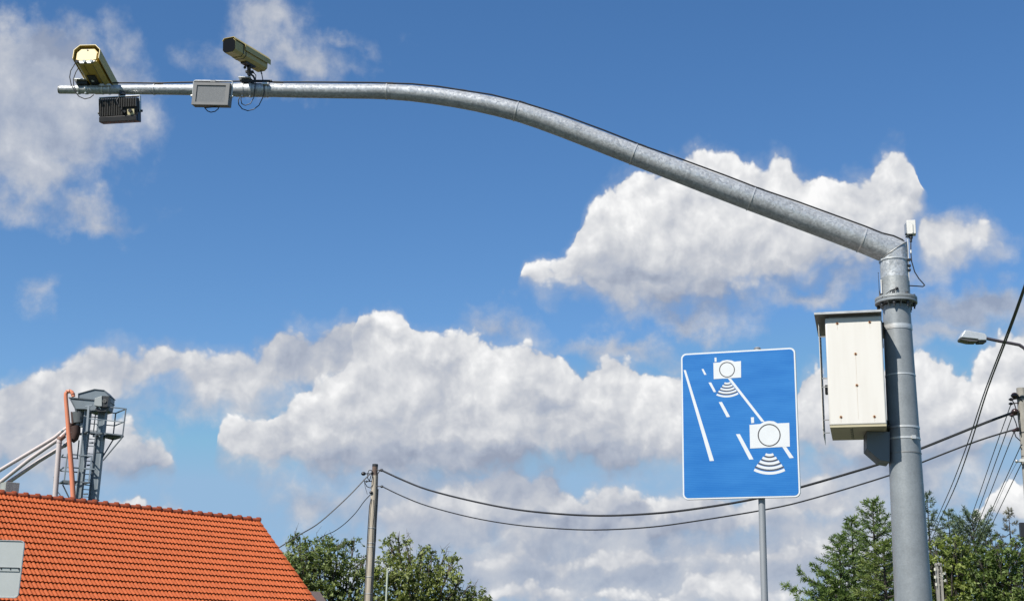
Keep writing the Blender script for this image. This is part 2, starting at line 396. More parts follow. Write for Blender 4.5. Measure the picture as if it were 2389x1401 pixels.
M_CONC = mat('concrete', (0.50, 0.44, 0.35), 0.85, 0, (7, 0.35, 8, 0.25), (60, 0.5))
M_CONCW = mat('weathered_concrete', (0.36, 0.34, 0.30), 0.9, 0, (9, 0.5, 8, 0.35), (40, 0.8))
M_POSTG = mat('grey_sign_post', (0.36, 0.38, 0.40), 0.5, 0.25, (10, 0.12, 5, 0.3))
M_RUST = mat('rust', (0.16, 0.045, 0.015), 0.9)

# ------------------------------------------------------------------ setting
gm = mat('grass_ground', (0.075, 0.11, 0.035), 0.95, 0, (0.8, 0.5, 9), (20, 1.0))
o = mesh_obj('ground', MB().add([(-900, -500, 0), (900, -500, 0), (900, 1400, 0), (-900, 1400, 0)], [(0, 1, 2, 3)]), gm, smooth=0); struct(o)
am = mat('asphalt', (0.05, 0.05, 0.052), 0.9, 0, (3, 0.3, 8), (80, 0.6))
o = mesh_obj('road', MB().add([(-5.2, -60, 0.004), (2.0, -60, 0.004), (1.2, 150, 0.004), (-6.0, 150, 0.004)], [(0, 1, 2, 3)]), am, smooth=0); struct(o)
mk = MB()
for k in range(24):
    y = -40+k*8.0; x = -1.6-0.8*(y+60)/210
    mk.add([(x-.06, y, 0.008), (x+.06, y, 0.008), (x+.045, y+4, 0.008), (x-.075, y+4, 0.008)], [(0, 1, 2, 3)])
o = mesh_obj('road_markings', mk, mat('road_paint', (0.7, 0.7, 0.68), 0.8, 0, (30, 0.15, 4)), smooth=0); struct(o)
kb = MB().prism([(2.0, -60, -0.05), (2.15, -60, -0.05), (2.15, -60, 0.12), (2.0, -60, 0.12)], (-0.8, 210, 0))
o = mesh_obj('kerb', kb, M_CONC, smooth=0); struct(o)
pv = MB().prism([(2.153, -60, -0.05), (4.2, -60, -0.05), (4.2, -60, 0.115), (2.153, -60, 0.115)], (-0.8, 210, 0))
o = mesh_obj('pavement', pv, mat('paving', (0.24, 0.23, 0.22), 0.9, 0, (5, 0.2, 7), (60, 0.5)), smooth=0); struct(o)
GZ = 0.10   # things on the pavement are bedded this deep

# ------------------------------------------------------------------ camera gantry: mast, flange, arm
MY = 11.0
mast_c = at(2088, 660, MY); mx0 = mast_c.x
def mz(py): return at(2100, py, MY).z
gan = thing('mast_arm', 'tall grey steel mast with long galvanised arm curving out over the road', 'mast arm', (mx0, MY, GZ))
elbow = at(2083.5, 585, MY); elbow.x = mx0
fl_z = mz(703)
# lower mast
ra = 31.5*pxm(at(2092, 730, MY)); rb = 42.6*pxm(at(2130, 1400, MY)); zb = at(2130, 1400, MY).z; za = at(2092, 730, MY).z
k = (rb-ra)/(za-zb)
zs = [GZ, 0.6, 1.5, zb, 3.2, 3.8, 4.3, za, fl_z-0.045]
mb = MB().tube([(mx0, MY, z) for z in zs], [ra+k*(za-z) for z in zs], 48)
mesh_obj('lower_mast', mb, M_MAST, gan)
rm = lambda z: ra+k*(za-z)
mb = MB()
mb.tube([(mx0, MY, GZ), (mx0, MY, GZ+0.03)], 0.28, 32)
mesh_obj('base_plate', mb, M_STEELD, gan, bevel=0.004)
# arm, one welded piece with the stub above the flange
ARM = [(140,209,10),(250,209,10.6),(360,209,12),(443,209.5,12.8),(447,209.5,13.2),(548,210,15.6),(552,210,16.4),(640,210.5,16.4),(700,212,16.4),(780,213,16.8),(860,213.4,17.4),
       (910,214.5,18),(960,218,18.6),(1010,223.5,19.4),(1060,230.5,20.2),(1110,239,21),(1160,249.5,21.8),(1210,262,22.4),(1260,278,23),(1310,296,23.4),(1380,322.5,24),(1480,361,24.6),(1580,399,25.6),(1700,444.5,27),(1760,467,27.6),(1850,500,28.2),(1950,537,28.8),(2010,559.5,29.4)]
pts = [at(x, y, MY) for x, y, r in ARM]; rad = [r*pxm(p) for p, (x, y, r) in zip(pts, ARM)]
stub_r = 32.2*pxm(mast_c)
# where the arm axis meets the mast axis
a_, b_ = pts[-2], pts[-1]; tt = (mx0-b_.x)/(b_.x-a_.x); elb = b_+(b_-a_)*tt
pts += [elb, Vector((mx0, MY, elb.z-0.25)), Vector((mx0, MY, fl_z+0.02))]; rad += [stub_r*0.985, stub_r, stub_r]
arm = mesh_obj('curved_arm', MB().tube(pts, rad, 48), M_ARM, gan, smooth=30)
# darker stub face sleeve
mb = MB().tube([(mx0, MY, elb.z-0.24), (mx0, MY, fl_z+0.018)], stub_r+0.0025, 48, caps=False)
mesh_obj('mast_stub', mb, M_STUB, gan)
# end cap
d = (pts[1]-pts[0]).normalized()
mesh_obj('end_cap', MB().tube([pts[0]-d*0.012, pts[0]-d*0.002], [rad[0]*0.9, rad[0]*1.01], 32), M_STEELD, gan)
# mitre weld
seg_in = (elb-a_).normalized(); pl = (seg_in+Vector((0, 0, -1))).normalized()
x_ = seg_in.cross(Vector((0, 0, 1))).normalized(); y_ = seg_in.cross(x_)
w_ = []
for j in range(41):
    an = 2*math.pi*j/40; c = (x_*math.cos(an)+y_*math.sin(an))*(stub_r*0.985+0.001)
    w_.append(elb+c-seg_in*(c.dot(pl)/seg_in.dot(pl)))
mesh_obj('weld_seam', MB().tube(w_, 0.0045, 8, caps=False), M_STEELD, gan)
# flange plates and bolts
mesh_obj('flange', MB().tube([(mx0, MY, fl_z+0.002), (mx0, MY, fl_z+0.026)], 0.172, 56), M_STUB, gan, bevel=0.003)
mesh_obj('flange', MB().tube([(mx0, MY, fl_z-0.026), (mx0, MY, fl_z-0.001)], 0.172, 56), M_MAST, gan, bevel=0.003)
mb = MB()
for j in range(8):
    an = 2*math.pi*(j+0.5)/8; c = Vector((mx0+0.146*math.cos(an), MY+0.146*math.sin(an), 0))
    q_ = lambda h: c+Vector((0, 0, fl_z+h))
    bb = MB().tube([q_(-0.075), q_(-0.0551), q_(-0.055), q_(-0.0265), q_(-0.0264), q_(0.0269), q_(0.027), q_(0.048)], [0.007, 0.007, 0.013, 0.013, 0.007, 0.007, 0.013, 0.013], 8)
    mesh_obj('bolt', bb, M_DARK, gan)
for j in range(8):
    mb = MB(); an = 2*math.pi*j/8; u = Vector((math.cos(an), math.sin(an), 0)); c = Vector((mx0, MY, fl_z-0.027))
    r0 = rm(fl_z-0.05)
    mb.prism([c+u*(r0-0.005), c+u*(r0+0.035), c+u*(r0-0.005)+Vector((0, 0, -0.055))], Vector((-u.y, u.x, 0))*0.006)
    mesh_obj('gusset', mb, M_MAST, gan)
# bands on the lower mast
for py, w__, th, m_ in ((757, 0.030, 0.004, M_STEEL), (870, 0.012, 0.002, M_STEEL), (993, 0.016, 0.003, M_STEEL), (1019, 0.016, 0.003, M_STEEL), (1053, 0.010, 0.002, M_STEELD)):
    z = at(2105, py, MY-0.11).z; r = rm(z)+0.001
    mb = MB().ring((mx0, MY, z), (0, 0, 1), r, w__, th, 48)
    if py == 757: mb.ring((mx0, MY, z-0.021), (0, 0, 1), r, 0.008, 0.003, 48)
    if py == 1019: mb.box((mx0+0.04, MY-r-0.006, z), (0.03, 0.016, 0.028))
    mesh_obj('strap', mb, m_, gan)
z = at(2100, 601, MY-0.1).z
mb = MB().ring((mx0, MY, z), (0, 0, 1), stub_r+0.003, 0.012, 0.003, 48)
mb.box((mx0-stub_r+0.012, MY-0.035, z), (0.03, 0.02, 0.02))
mesh_obj('strap', mb, M_STEEL, gan)
z = elb.z-0.03
# bands and cable ties along the arm
def arm_at(px):
    for i in range(len(ARM)-1):
        if ARM[i][0] <= px <= ARM[i+1][0]:
            f = (px-ARM[i][0])/(ARM[i+1][0]-ARM[i][0]); p = pts[i].lerp(pts[i+1], f); r = rad[i]*(1-f)+rad[i+1]*f
            return p, r, (pts[i+1]-pts[i]).normalized()
    return pts[len(ARM)-1], rad[len(ARM)-1], (pts[len(ARM)-1]-pts[len(ARM)-2]).normalized()
for px in (360, 902, 1204, 1478, 1752, 2040):
    p, r, t = arm_at(px)
    mesh_obj('strap', MB().ring(p, t, r+0.001, 0.010, 0.004, 36), M_STEEL, gan)
# cable along the top of the arm
cab = []
CP = [262, 300, 330, 365, 420, 470, 560, 620, 645, 720, 800, 870, 908, 960, 1020, 1077, 1140, 1211, 1300, 1400, 1490, 1580, 1680, 1765, 1850, 1950, 2020]
ties = [365, 645, 908, 1077, 1211, 1490, 1765]
for px in CP:
    p, r, t = arm_at(px); n_ = Vector((-t.z, 0, t.x)); n_ = n_ if n_.z > 0 else -n_
    near = min(abs(px-q) for q in ties)
    cab.append(p+n_*(r+0.010+min(near, 60)*0.00011)+Vector((0, -0.012, 0)))
cab += [at(2058, 543.5, MY-0.03), at(2085, 550, MY-0.03), at(2105, 559, MY-0.03), at(2115, 570, MY-0.03), at(2118, 600, MY-0.03), at(2119, 650, MY-0.03), at(2120, 690, MY-0.03)]
mesh_obj('cable', MB().tube(cab, 0.0075, 8), M_BLACK, gan)
for px in ties:
    p, r, t = arm_at(px); n_ = Vector((-t.z, 0, t.x)); n_ = n_ if n_.z > 0 else -n_
    mb = MB().bar(p+n_*(r+0.012)-t*0.03, p+n_*(r+0.012)+t*0.03, 0.02, 0.018)
    mb.bar(p+n_*(r+0.006)+t*0.03, p+n_*(r+0.006)+t*0.055, 0.008, 0.014)
    mesh_obj('cable_clip', mb, M_BLACK, gan)
p0, p1 = arm_at(588), arm_at(634)
mb = MB().bar(p0[0]+Vector((0, -0.02, p0[1]+0.012)), p1[0]+Vector((0, -0.02, p1[1]+0.012)), 0.03, 0.006)
mb.bar(p0[0]+Vector((0, -0.02, p0[1]+0.02)), p1[0]+Vector((0, -0.02, p1[1]+0.02)), 0.012, 0.01)
mesh_obj('cable_tray', mb, M_BLACK, gan)
# small stay clamps
for px, s_ in ((240, 1), (256, 1), (617, 0.8), (624, 0.9)):
    p, r, t = arm_at(px)
    mb = MB().ring(p, t, r+0.0015, 0.014*s_, 0.004, 32)
    mb.box(p+Vector((0.006, -r-0.012, 0.45*r)), (0.030*s_, 0.024, 0.016))
    mb.tube([p+Vector((-0.02, -r-0.014, 0.45*r)), p+Vector((0.028, -r-0.014, 0.3*r))], 0.005, 8)
    mesh_obj('hose_clamp', mb, M_STEEL, gan)
# cables hanging round the flange
k1 = at(2092, 672, MY-stub_r-0.012)
def P_(l, Y): return [at(x, y, Y) for x, y in l]
mesh_obj('cable_knot', MB().ball(k1, 0.012), M_BLACK, gan)
mesh_obj('thin_cable', MB().tube([k1, *P_([(2078, 677), (2066, 686), (2058, 693)], MY-0.10)], 0.0035, 6), M_BLACK, gan)
mesh_obj('thin_cable', MB().tube([k1, *P_([(2087, 680), (2080, 688)], MY-stub_r-0.01)], 0.0025, 6), M_BLACK, gan)
mesh_obj('thin_cable', MB().tube([k1, *P_([(2104, 677), (2112, 686), (2119, 692)], MY-0.09)], 0.0042, 6), M_BLACK, gan)

# ------------------------------------------------------------------ white radio box beside the elbow
Yb = MY-0.06
bx = thing('antenna_box', 'small white plastic box on a thin rod beside the elbow of the mast', 'antenna', at(2118, 650, Yb))
c = at(2125.5, 532, Yb); u = pxm(c)
mb = MB().box(c, (20*u, 0.07, 34*u), Matrix.Rotation(D2R(-12), 3, 'Z'))
hb = mesh_obj('box_body', mb, M_WHITE, bx, bevel=0.004)
mesh_obj('box_rib', MB().box(at(2129, 532, Yb-0.04), (2*u, 0.008, 22*u)), M_WHITE, hb)
mesh_obj('back_plate', MB().box(c+Vector((-11.5*u, 0.01, -2*u)), (2*u, 0.06, 26*u)), M_ALU, bx)
mesh_obj('mount_rod', MB().tube(P_([(2116.5, 520), (2118, 560), (2121, 655)], Yb), 0.0045, 8), M_STEEL, bx)
for py in (606, 620, 630): mesh_obj('rod_clamp', MB().box(at(2121, py, Yb), (0.022, 0.03, 0.018)), M_DARK, bx)
mesh_obj('bracket', MB().box(at(2117, 546, Yb), (0.03, 0.03, 0.014)).box(at(2118, 552, Yb), (0.034, 0.03, 0.008)), M_DARK, bx)
mb = MB().tube(P_([(2125, 548), (2125, 556)], Yb), 0.017, 12).tube(P_([(2125, 556), (2125, 564)], Yb), 0.011, 12)
mesh_obj('cable_gland', mb, M_DARK, bx)
mesh_obj('cable', MB().tube(P_([(2125, 563), (2125, 590), (2127, 610), (2134, 634), (2144, 650), (2155, 662), (2157, 665), (2153, 668), (2140, 667), (2122, 666), (2106, 667.5)], Yb)+[k1], 0.005, 8), M_BLACK, bx)
mesh_obj('cable_label', MB().tube(P_([(2125, 583), (2125.3, 590)], Yb), 0.007, 8), M_WHITE, bx)
# whip antenna at the left of the stub
wa = thing('whip_antenna', 'thin black whip antenna standing on the left side of the mast flange', 'antenna', at(2053, 692, MY-0.02))
mesh_obj('whip', MB().tube(P_([(2049, 636), (2051.5, 680)], MY-0.02), [0.0016, 0.003], 6).ball(at(2049, 636, MY-0.02), 0.004), M_DARK, wa)
mesh_obj('antenna_foot', MB().tube(P_([(2051.5, 678), (2053, 690), (2054, 697)], MY-0.02), [0.004, 0.007, 0.02], 10), M_DARK, wa)
mesh_obj('side_tube', MB().tube(P_([(2055.5, 652), (2057, 690)], MY-0.03), 0.005, 8), M_WHITE, wa)
# ------------------------------------------------------------------ cameras and lamps on the arm
def frame(look, roll=0.0):
    """3x3 with local +Y along look, +Z as near up as can be, rolled about look"""
    y = Vector(look).normalized(); x = y.cross(Vector((0, 0, 1))).normalized(); z = x.cross(y)
    M = Matrix((x, y, z)).transposed()
    return M @ Matrix.Rotation(roll, 3, 'Y')
def loc2(M, C, p): return C + M @ Vector(p)
def lprism(mb, M, C, poly, y0, y1):
    """poly of local (x, z) extruded from local y0 to y1"""
    return mb.prism([loc2(M, C, (x, y0, z)) for x, z in poly], M @ Vector((0, y1-y0, 0)))
BODY = [(-.055,-.078),(.055,-.078),(.084,-.05),(.084,.03),(.052,.066),(-.052,.066),(-.084,.03),(-.084,-.05)]
SHO = [(-.104,-.036),(-.104,.046),(-.062,.090),(.062,.090),(.104,.046),(.104,-.036)]
SHI = [(.0995,-.036),(.0995,.044),(.060,.0855),(-.060,.0855),(-.0995,.044),(-.0995,-.036)]
def sc_(poly, s): return [(x*s, z*s) for x, z in poly]
def saddle(px, Y, parent, wpx):
    """plate on top of the arm held by two steel straps"""
    p, r, t = arm_at(px)
    top = p+Vector((0, 0, r+0.012))
    mesh_obj('saddle_plate', MB().box(top+Vector((-0.012, -0.02, 0.012)), (wpx*0.0036, 0.13, 0.008)), M_STEEL, parent, bevel=0.002)
    mesh_obj('saddle_block', MB().box(top+Vector((0.004, -0.01, -0.008)), (wpx*0.0036*0.88, 0.10, 0.03)), M_DARK, parent, bevel=0.003)
    for s in (-1, 1):
        q = p+t*s*wpx*0.00115
        mb = MB().ring(q, t, r+0.002, 0.022, 0.003, 32)
        mb.tube([q+Vector((0, -0.02, -r-0.012)), q+Vector((0, -0.02, -r+0.01))], 0.008, 8)
        mesh_obj('strap', mb, M_STEEL, parent)
    return top

# camera seen from behind
base = arm_at(191)[0]
lc = thing('road_camera', 'bright yellow road camera near the tip of the arm, seen from behind', 'camera', base, 'road cameras on the arm')
yaw, tilt, S = D2R(3.0), D2R(9), 1.10
look = Vector((math.sin(yaw)*math.cos(tilt), math.cos(yaw)*math.cos(tilt), -math.sin(tilt)))
M = frame(look, D2R(-1.5))
rear = at(202, 129, 10.70)
C = rear
mb = lprism(MB(), M, C, sc_(BODY, S), 0.012, 0.47)
bd = mesh_obj('housing', mb, M_YEL, lc, smooth=20, bevel=0.002)
mb = lprism(MB(), M, C, sc_([(-.05,-.045),(.05,-.045),(.078,-.038),(.078,.028),(.05,.060),(-.05,.060),(-.078,.028),(-.078,-.038)], S), 0.004, 0.0115)
mesh_obj('rear_plate', mb, mat('pale_yellow_plate', (0.62, 0.45, 0.13), 0.45), lc, smooth=20, bevel=0.0015)
mb = lprism(MB(), M, C, sc_(SHO+SHI, S), -0.012, 0.50)
mesh_obj('sunshield', mb, mat('yellow_shield', (0.66, 0.50, 0.13), 0.45, 0, (8, 0.1, 4)), lc, smooth=20)
mb = lprism(MB(), M, C, sc_([(-.052,-.072),(.052,-.072),(.075,-.050),(-.075,-.050)], S), 0.002, 0.0115)
mesh_obj('gland_plate', mb, M_STEELD, lc)
for x in (-0.062, -0.005, 0.05):
    a = loc2(M, C, (x*S, 0.0, -0.060*S)); b = loc2(M, C, (x*S, -0.022, -0.066*S))
    mesh_obj('cable_gland', MB().tube([a, b], 0.012, 10), M_DARK if x < -0.03 else M_STEEL, lc)
mesh_obj('screw', MB().tube([loc2(M, C, (0, 0.003, .050*S)), loc2(M, C, (0, -0.002, .050*S))], 0.007, 8), M_DARK, lc)
mb = lprism(MB(), M, C, [(-.042, -.098), (.03, -.098), (.03, -.087), (-.042, -.087)], 0.17, 0.30)
mesh_obj('adapter_plate', mb, M_DARK, lc)
mb = MB()
for x in (-.018, .060): mb.bar(loc2(M, C, (x, 0.02, -.0865)), loc2(M, C, (x, 0.46, -.0865)), 0.002, 0.004)
mesh_obj('seam', mb, M_DARK, lc)
top = saddle(193, MY, lc, 30)
j = loc2(M, C, (-0.006, 0.235, -0.10))
q = Vector((top.x+0.03, MY-0.01, top.z+0.02))
mb = MB().tube([q, q+Vector((0, 0, 0.035))], 0.016, 12).ball(q+Vector((0, 0, 0.045)), 0.022)
mb.tube([q+Vector((0, 0, 0.04)), j], 0.013, 10)
mesh_obj('ball_joint', mb, M_STEEL, lc)
mesh_obj('cable', MB().tube([loc2(M, C, (-0.062*S, -0.02, -0.066*S))]+P_([(173, 152), (165, 165), (162.5, 180), (166, 197), (174, 212), (184, 225), (198, 231), (210, 228), (219, 221)], 10.85), 0.0042, 8), M_BLACK, lc)
mesh_obj('cable', MB().tube([loc2(M, C, (-0.005*S, -0.02, -0.066*S))]+P_([(187, 153), (177, 168), (171, 185), (172, 200), (178, 214)], 10.85), 0.0042, 8), M_BLACK, lc)

# camera seen from the front
base = arm_at(578)[0]
rc = thing('road_camera', 'faded yellow road camera on the arm with its black front glass facing the viewer', 'camera', base, 'road cameras on the arm')
yaw, tilt, S = D2R(23), D2R(5.5), 0.80
look = Vector((-math.sin(yaw)*math.cos(tilt), -math.cos(yaw)*math.cos(tilt), -math.sin(tilt)))
M = frame(look, D2R(0)); fr = at(534.5, 106, 10.62); C = fr
OCT = [(-.040,-.062),(.040,-.062),(.062,-.040),(.062,.036),(.042,.056),(-.042,.056),(-.062,.036),(-.062,-.040)]
mb = lprism(MB(), M, C, OCT, -0.12, 0.0)
mesh_obj('front_hood', mb, M_YEL2, rc, smooth=20, bevel=0.0015)
mb = lprism(MB(), M, C, [(x*0.97, z*0.97) for x, z in OCT], 0.0005, 0.004)
mesh_obj('front_glass', mb, mat('black_glass', (0.004, 0.004, 0.006), 0.35, spec=0.15), rc, smooth=20)
B2 = [(-.036,-.068),(.036,-.068),(.062,-.046),(.064,.03),(.046,.058),(-.046,.058),(-.064,.03),(-.062,-.046)]
mb = lprism(MB(), M, C, B2, -0.50, -0.121)
mesh_obj('housing', mb, M_YEL2, rc, smooth=20, bevel=0.0015)
mb = lprism(MB(), M, C, [(x*1.04, z*1.04) for x, z in OCT], -0.128, -0.119)
mb2 = lprism(MB(), M, C, [(x*1.05, z*1.03) for x, z in B2], -0.165, -0.158)
mesh_obj('seal_ring', mb, M_DARK, rc, smooth=20); mesh_obj('seal_ring', mb2, M_DARK, rc, smooth=20)
so_ = [(-.076,-.006),(-.076,.040),(-.050,.070),(.050,.070),(.076,.040),(.076,-.006)]
si_ = [(.073,-.006),(.073,.039),(.048,.067),(-.048,.067),(-.073,.039),(-.073,-.006)]
mb = lprism(MB(), M, C, so_+si_, -0.53, -0.135)
lprism(mb, M, C, [(-.066,.044),(-.047,.067),(.047,.067),(.066,.044),(.068,.047),(.050,.0702),(-.050,.0702),(-.068,.047)], -0.134, 0.006)
mesh_obj('sunshield', mb, M_YEL2, rc, smooth=20)
mb = lprism(MB(), M, C, [(-.03,-.082),(.03,-.082),(.03,-.069),(-.03,-.069)], -0.36, -0.22)
mesh_obj('adapter_plate', mb, M_DARK, rc)
top = saddle(576, MY, rc, 30)
j = loc2(M, C, (0, -0.30, -0.082)); q = Vector((j.x, j.y, top.z+0.015))
q0 = Vector((top.x+0.015, MY-0.02, top.z+0.015))
mb = MB().tube([q0, q0+Vector((0, 0, 0.05))], 0.012, 12).tube([q0+Vector((0, 0, 0.05)), j], 0.017, 10)
mb.ball(q0+Vector((0, 0, 0.06)), 0.024); mb.box(q0+Vector((0, 0, 0.075)), (0.07, 0.03, 0.016)); mb.ball(j+Vector((0.018, -0.01, -0.012)), 0.016); mb.ball(j+Vector((-0.03, -0.01, -0.02)), 0.013)
mesh_obj('ball_joint', mb, M_DARK, rc)
pg = loc2(M, C, (-0.012, -0.485, -0.069))
a = at(607, 160, 10.98); mb = MB().tube([pg, at(608.5, 161, pg.y), at(610.5, 172, pg.y)], [0.013, 0.012, 0.008], 10)
mesh_obj('cable_gland', mb, M_DARK, rc)
mesh_obj('cable', MB().tube([at(610.5, 172, pg.y), at(612, 180, pg.y), at(615, 196, 10.93), at(616, 215, 10.94), at(613, 228, 10.94), at(604, 246, 10.94), at(592, 255, 10.94), at(578, 258.5, 10.94), at(565, 254, 10.94), at(557, 244, 10.94), at(556, 234, 10.94), at(560, 226, 10.94)], 0.0042, 8), M_BLACK, rc)
mesh_obj('cable', MB().tube(P_([(591, 168), (597, 176), (596, 190), (594, 210), (592, 228), (584, 242), (572, 246), (564, 242), (562, 232), (563, 224)], 10.93), 0.0038, 8), M_BLACK, rc)
mesh_obj('conduit', MB().tube(P_([(583, 172), (591, 178), (595, 186), (590, 196)], 10.95), 0.009, 8), M_DARK, rc)

# grey LED lamp facing the viewer
base = arm_at(495)[0]
fl = thing('flood_lamp', 'grey rectangular lamp in a silver bracket, its flat front facing the viewer', 'lamp', base, 'infrared lamps on the arm')
yaw, tilt = D2R(9), D2R(6)
look = Vector((-math.sin(yaw)*math.cos(tilt), -math.cos(yaw)*math.cos(tilt), -math.sin(tilt)))
M = frame(look, D2R(-3.5)); C = at(491.5, 218.5, 10.80); u = pxm(C)
w2, h2 = 44.5*u/math.cos(yaw)*0.99, 25.0*u/0.93
mb = lprism(MB(), M, C, [(-w2,-h2),(w2,-h2),(w2,h2),(-w2,h2)], -0.085, -0.012)
mesh_obj('casing', mb, M_GREYH, fl, bevel=0.003)
rim = [(-w2,-h2),(w2,-h2),(w2,h2),(-w2,h2)]; i1 = w2*0.80; i2 = h2*0.76
mb = MB()
for poly in ([(-w2,-h2),(w2,-h2),(w2,-i2),(-w2,-i2)], [(-w2,i2),(w2,i2),(w2,h2),(-w2,h2)], [(-w2,-i2),(-i1,-i2),(-i1,i2),(-w2,i2)], [(i1,-i2),(w2,-i2),(w2,i2),(i1,i2)]):
    lprism(mb, M, C, poly, -0.0115, 0.002)
mesh_obj('front_frame', mb, mat('frame_grey', (0.235, 0.235, 0.235), 0.5, 0.2, (20, 0.1, 3)), fl)
def dif(t, g, p, co):
    v = N(t, 'ShaderNodeTexVoronoi'); t.links.new(co, v.inputs['Vector']); v.inputs['Scale'].default_value = 130
    f = g.m('MULTIPLY_ADD', v.outputs['Distance'], 0.5, 0.8)
    t.links.new(g.v('SCALE', (0.21, 0.215, 0.22), scale=f), p.inputs['Base Color'])
mb = lprism(MB(), M, C, [(-i1,-i2),(i1,-i2),(i1,i2),(-i1,i2)], -0.011, -0.006)
df = mesh_obj('diffuser', mb, mat('diffuser', (0.21, 0.215, 0.22), 0.35, extra=dif), fl)
mb = MB(); s_ = w2+0.012; zt = h2+0.024
PB = [(-s_, -0.035, -0.012), (-s_, -0.030, zt-0.012), (-s_+0.006, -0.028, zt-0.003), (-s_+0.02, -0.026, zt), (s_-0.02, -0.026, zt), (s_-0.006, -0.028, zt-0.003), (s_, -0.030, zt-0.012), (s_, -0.035, -0.012)]
mb.tube([loc2(M, C, p) for p in PB], 0.0062, 10)
mesh_obj('bracket', mb, M_STEEL, fl)
for s in (-1, 1):
    mesh_obj('pivot_knob', MB().tube([loc2(M, C, (s*(w2-0.002), -0.035, -0.012)), loc2(M, C, (s*(s_+0.014), -0.035, -0.012))], 0.011, 8), M_STEEL, fl)
mb = MB().box(loc2(M, C, (-0.0, -0.05, zt-0.004)), (0.045, 0.07, 0.014), M); mesh_obj('bracket_clamp', mb, M_STEELD, fl)
mb = MB().box(loc2(M, C, (0.045, -0.035, h2+0.004)), (0.06, 0.02, 0.008), M); mesh_obj('label_strip', mb, M_WHITE, fl)
mb = MB().bar(loc2(M, C, (0, -0.08, 0.0)), arm_at(495)[0]+Vector((0, -0.03, 0)), 0.06, 0.05); mesh_obj('arm_clamp', mb, M_STEELD, fl)
mesh_obj('cable', MB().tube([loc2(M, C, (-0.055, -0.05, -h2))]+P_([(478, 252), (484, 259), (492, 262), (502, 260), (509, 254), (512, 247)], 10.86), 0.0042, 8), M_BLACK, fl)

# black finned lamp hanging below, seen from behind
base = arm_at(278)[0]
fb = thing('flood_lamp', 'black finned lamp hanging in a bracket below the arm, seen from behind', 'lamp', base, 'infrared lamps on the arm')
yaw, tilt = D2R(6), D2R(-13)
look = Vector((math.sin(yaw)*math.cos(tilt), math.cos(yaw)*math.cos(tilt), -math.sin(tilt)))
M = frame(look, D2R(-2)); C = at(277, 257, 10.92); u = pxm(C)
w2, h2 = 46*u, 27.5*u
mb = lprism(MB(), M, C, [(-w2,-h2),(w2,-h2),(w2,h2),(-w2,h2)], 0.0, 0.075)
lprism(mb, M, C, [(-w2*0.98,-h2),(w2*0.98,-h2),(w2*0.98,-h2*0.55),(-w2*0.98,-h2*0.55)], -0.03, -0.0005)
mesh_obj('casing', mb, mat('black_anodised', (0.035, 0.033, 0.035), 0.45, 0.3, (14, 0.2, 3)), fb, bevel=0.003)
mb = MB()
for k in range(22):
    x = -w2*0.96+1.92*w2*k/21
    if k < 14: lprism(mb, M, C, [(x-.0018,-h2*0.5),(x+.0018,-h2*0.5),(x+.0018,h2*0.98),(x-.0018,h2*0.98)], -0.032, -0.0005)
    else: lprism(mb, M, C, [(x-.0018,h2*0.2),(x+.0018,h2*0.2),(x+.0018,h2*0.98),(x-.0018,h2*0.98)], -0.032, -0.0005)
mesh_obj('cooling_fins', mb, mat('fin_metal', (0.17, 0.16, 0.15), 0.5, 0.3), fb)
mb = lprism(MB(), M, C, [(w2*0.50,-h2*0.50),(w2*0.86,-h2*0.50),(w2*0.86,-h2*0.02),(w2*0.50,-h2*0.02)], -0.024, -0.020)
lb = mesh_obj('cream_label', mb, mat('cream_label', (0.75, 0.66, 0.40), 0.5), fb)
mesh_obj('cable_gland', MB().tube([loc2(M, C, (w2*0.68, 0.0, -h2*0.18)), loc2(M, C, (w2*0.68, -0.045, -h2*0.18))], 0.016, 12), M_DARK, fb)
mesh_obj('cable_gland', MB().tube([loc2(M, C, (w2*0.38, 0.0, -h2*0.22)), loc2(M, C, (w2*0.38, -0.042, -h2*0.22))], 0.012, 12), M_DARK, fb)
s_ = w2+0.010; zt = h2+0.020
mb = MB()
for s in (-1, 1): mb.bar(loc2(M, C, (s*s_, 0.035, -0.02)), loc2(M, C, (s*s_, 0.035, zt)), 0.006, 0.030, M @ Vector((0, 1, 0)))
mb.bar(loc2(M, C, (-s_, 0.035, zt)), loc2(M, C, (s_, 0.035, zt)), 0.030, 0.006)
mesh_obj('bracket', mb, M_STEEL, fb)
for s in (-1, 1): mesh_obj('pivot_knob', MB().tube([loc2(M, C, (s*w2, 0.035, -0.01)), loc2(M, C, (s*(s_+0.018), 0.035, -0.01))], 0.011, 8), M_DARK, fb)
mb = MB().bar(loc2(M, C, (0.02, 0.035, zt)), arm_at(285)[0]+Vector((0, 0, -0.03)), 0.05, 0.05); mesh_obj('arm_clamp', mb, M_DARK, fb)
mesh_obj('cable', MB().tube([loc2(M, C, (0.02, -0.01, zt+0.01)), loc2(M, C, (0.0, -0.045, h2*0.7)), loc2(M, C, (0.03, -0.05, h2*0.1)), loc2(M, C, (0.055, -0.046, -h2*0.22))], 0.0035, 8), M_BLACK, fb)

# ------------------------------------------------------------------ equipment cabinet on the mast
A = D2R(15)
wd = Vector((math.cos(A), -math.sin(A), 0)); dd = Vector((math.sin(A), math.cos(A), 0))
Yr = 10.70
BR = at(2068, 988, Yr); TR = at(2056.5, 735.5, Yr)
R0 = Vector(((BR.x+TR.x)/2, Yr, 0))
zb_, zt_ = BR.z, TR.z
Wc = (2068-1935)*pxm(BR)/(math.cos(A)-0.0) * 1.0
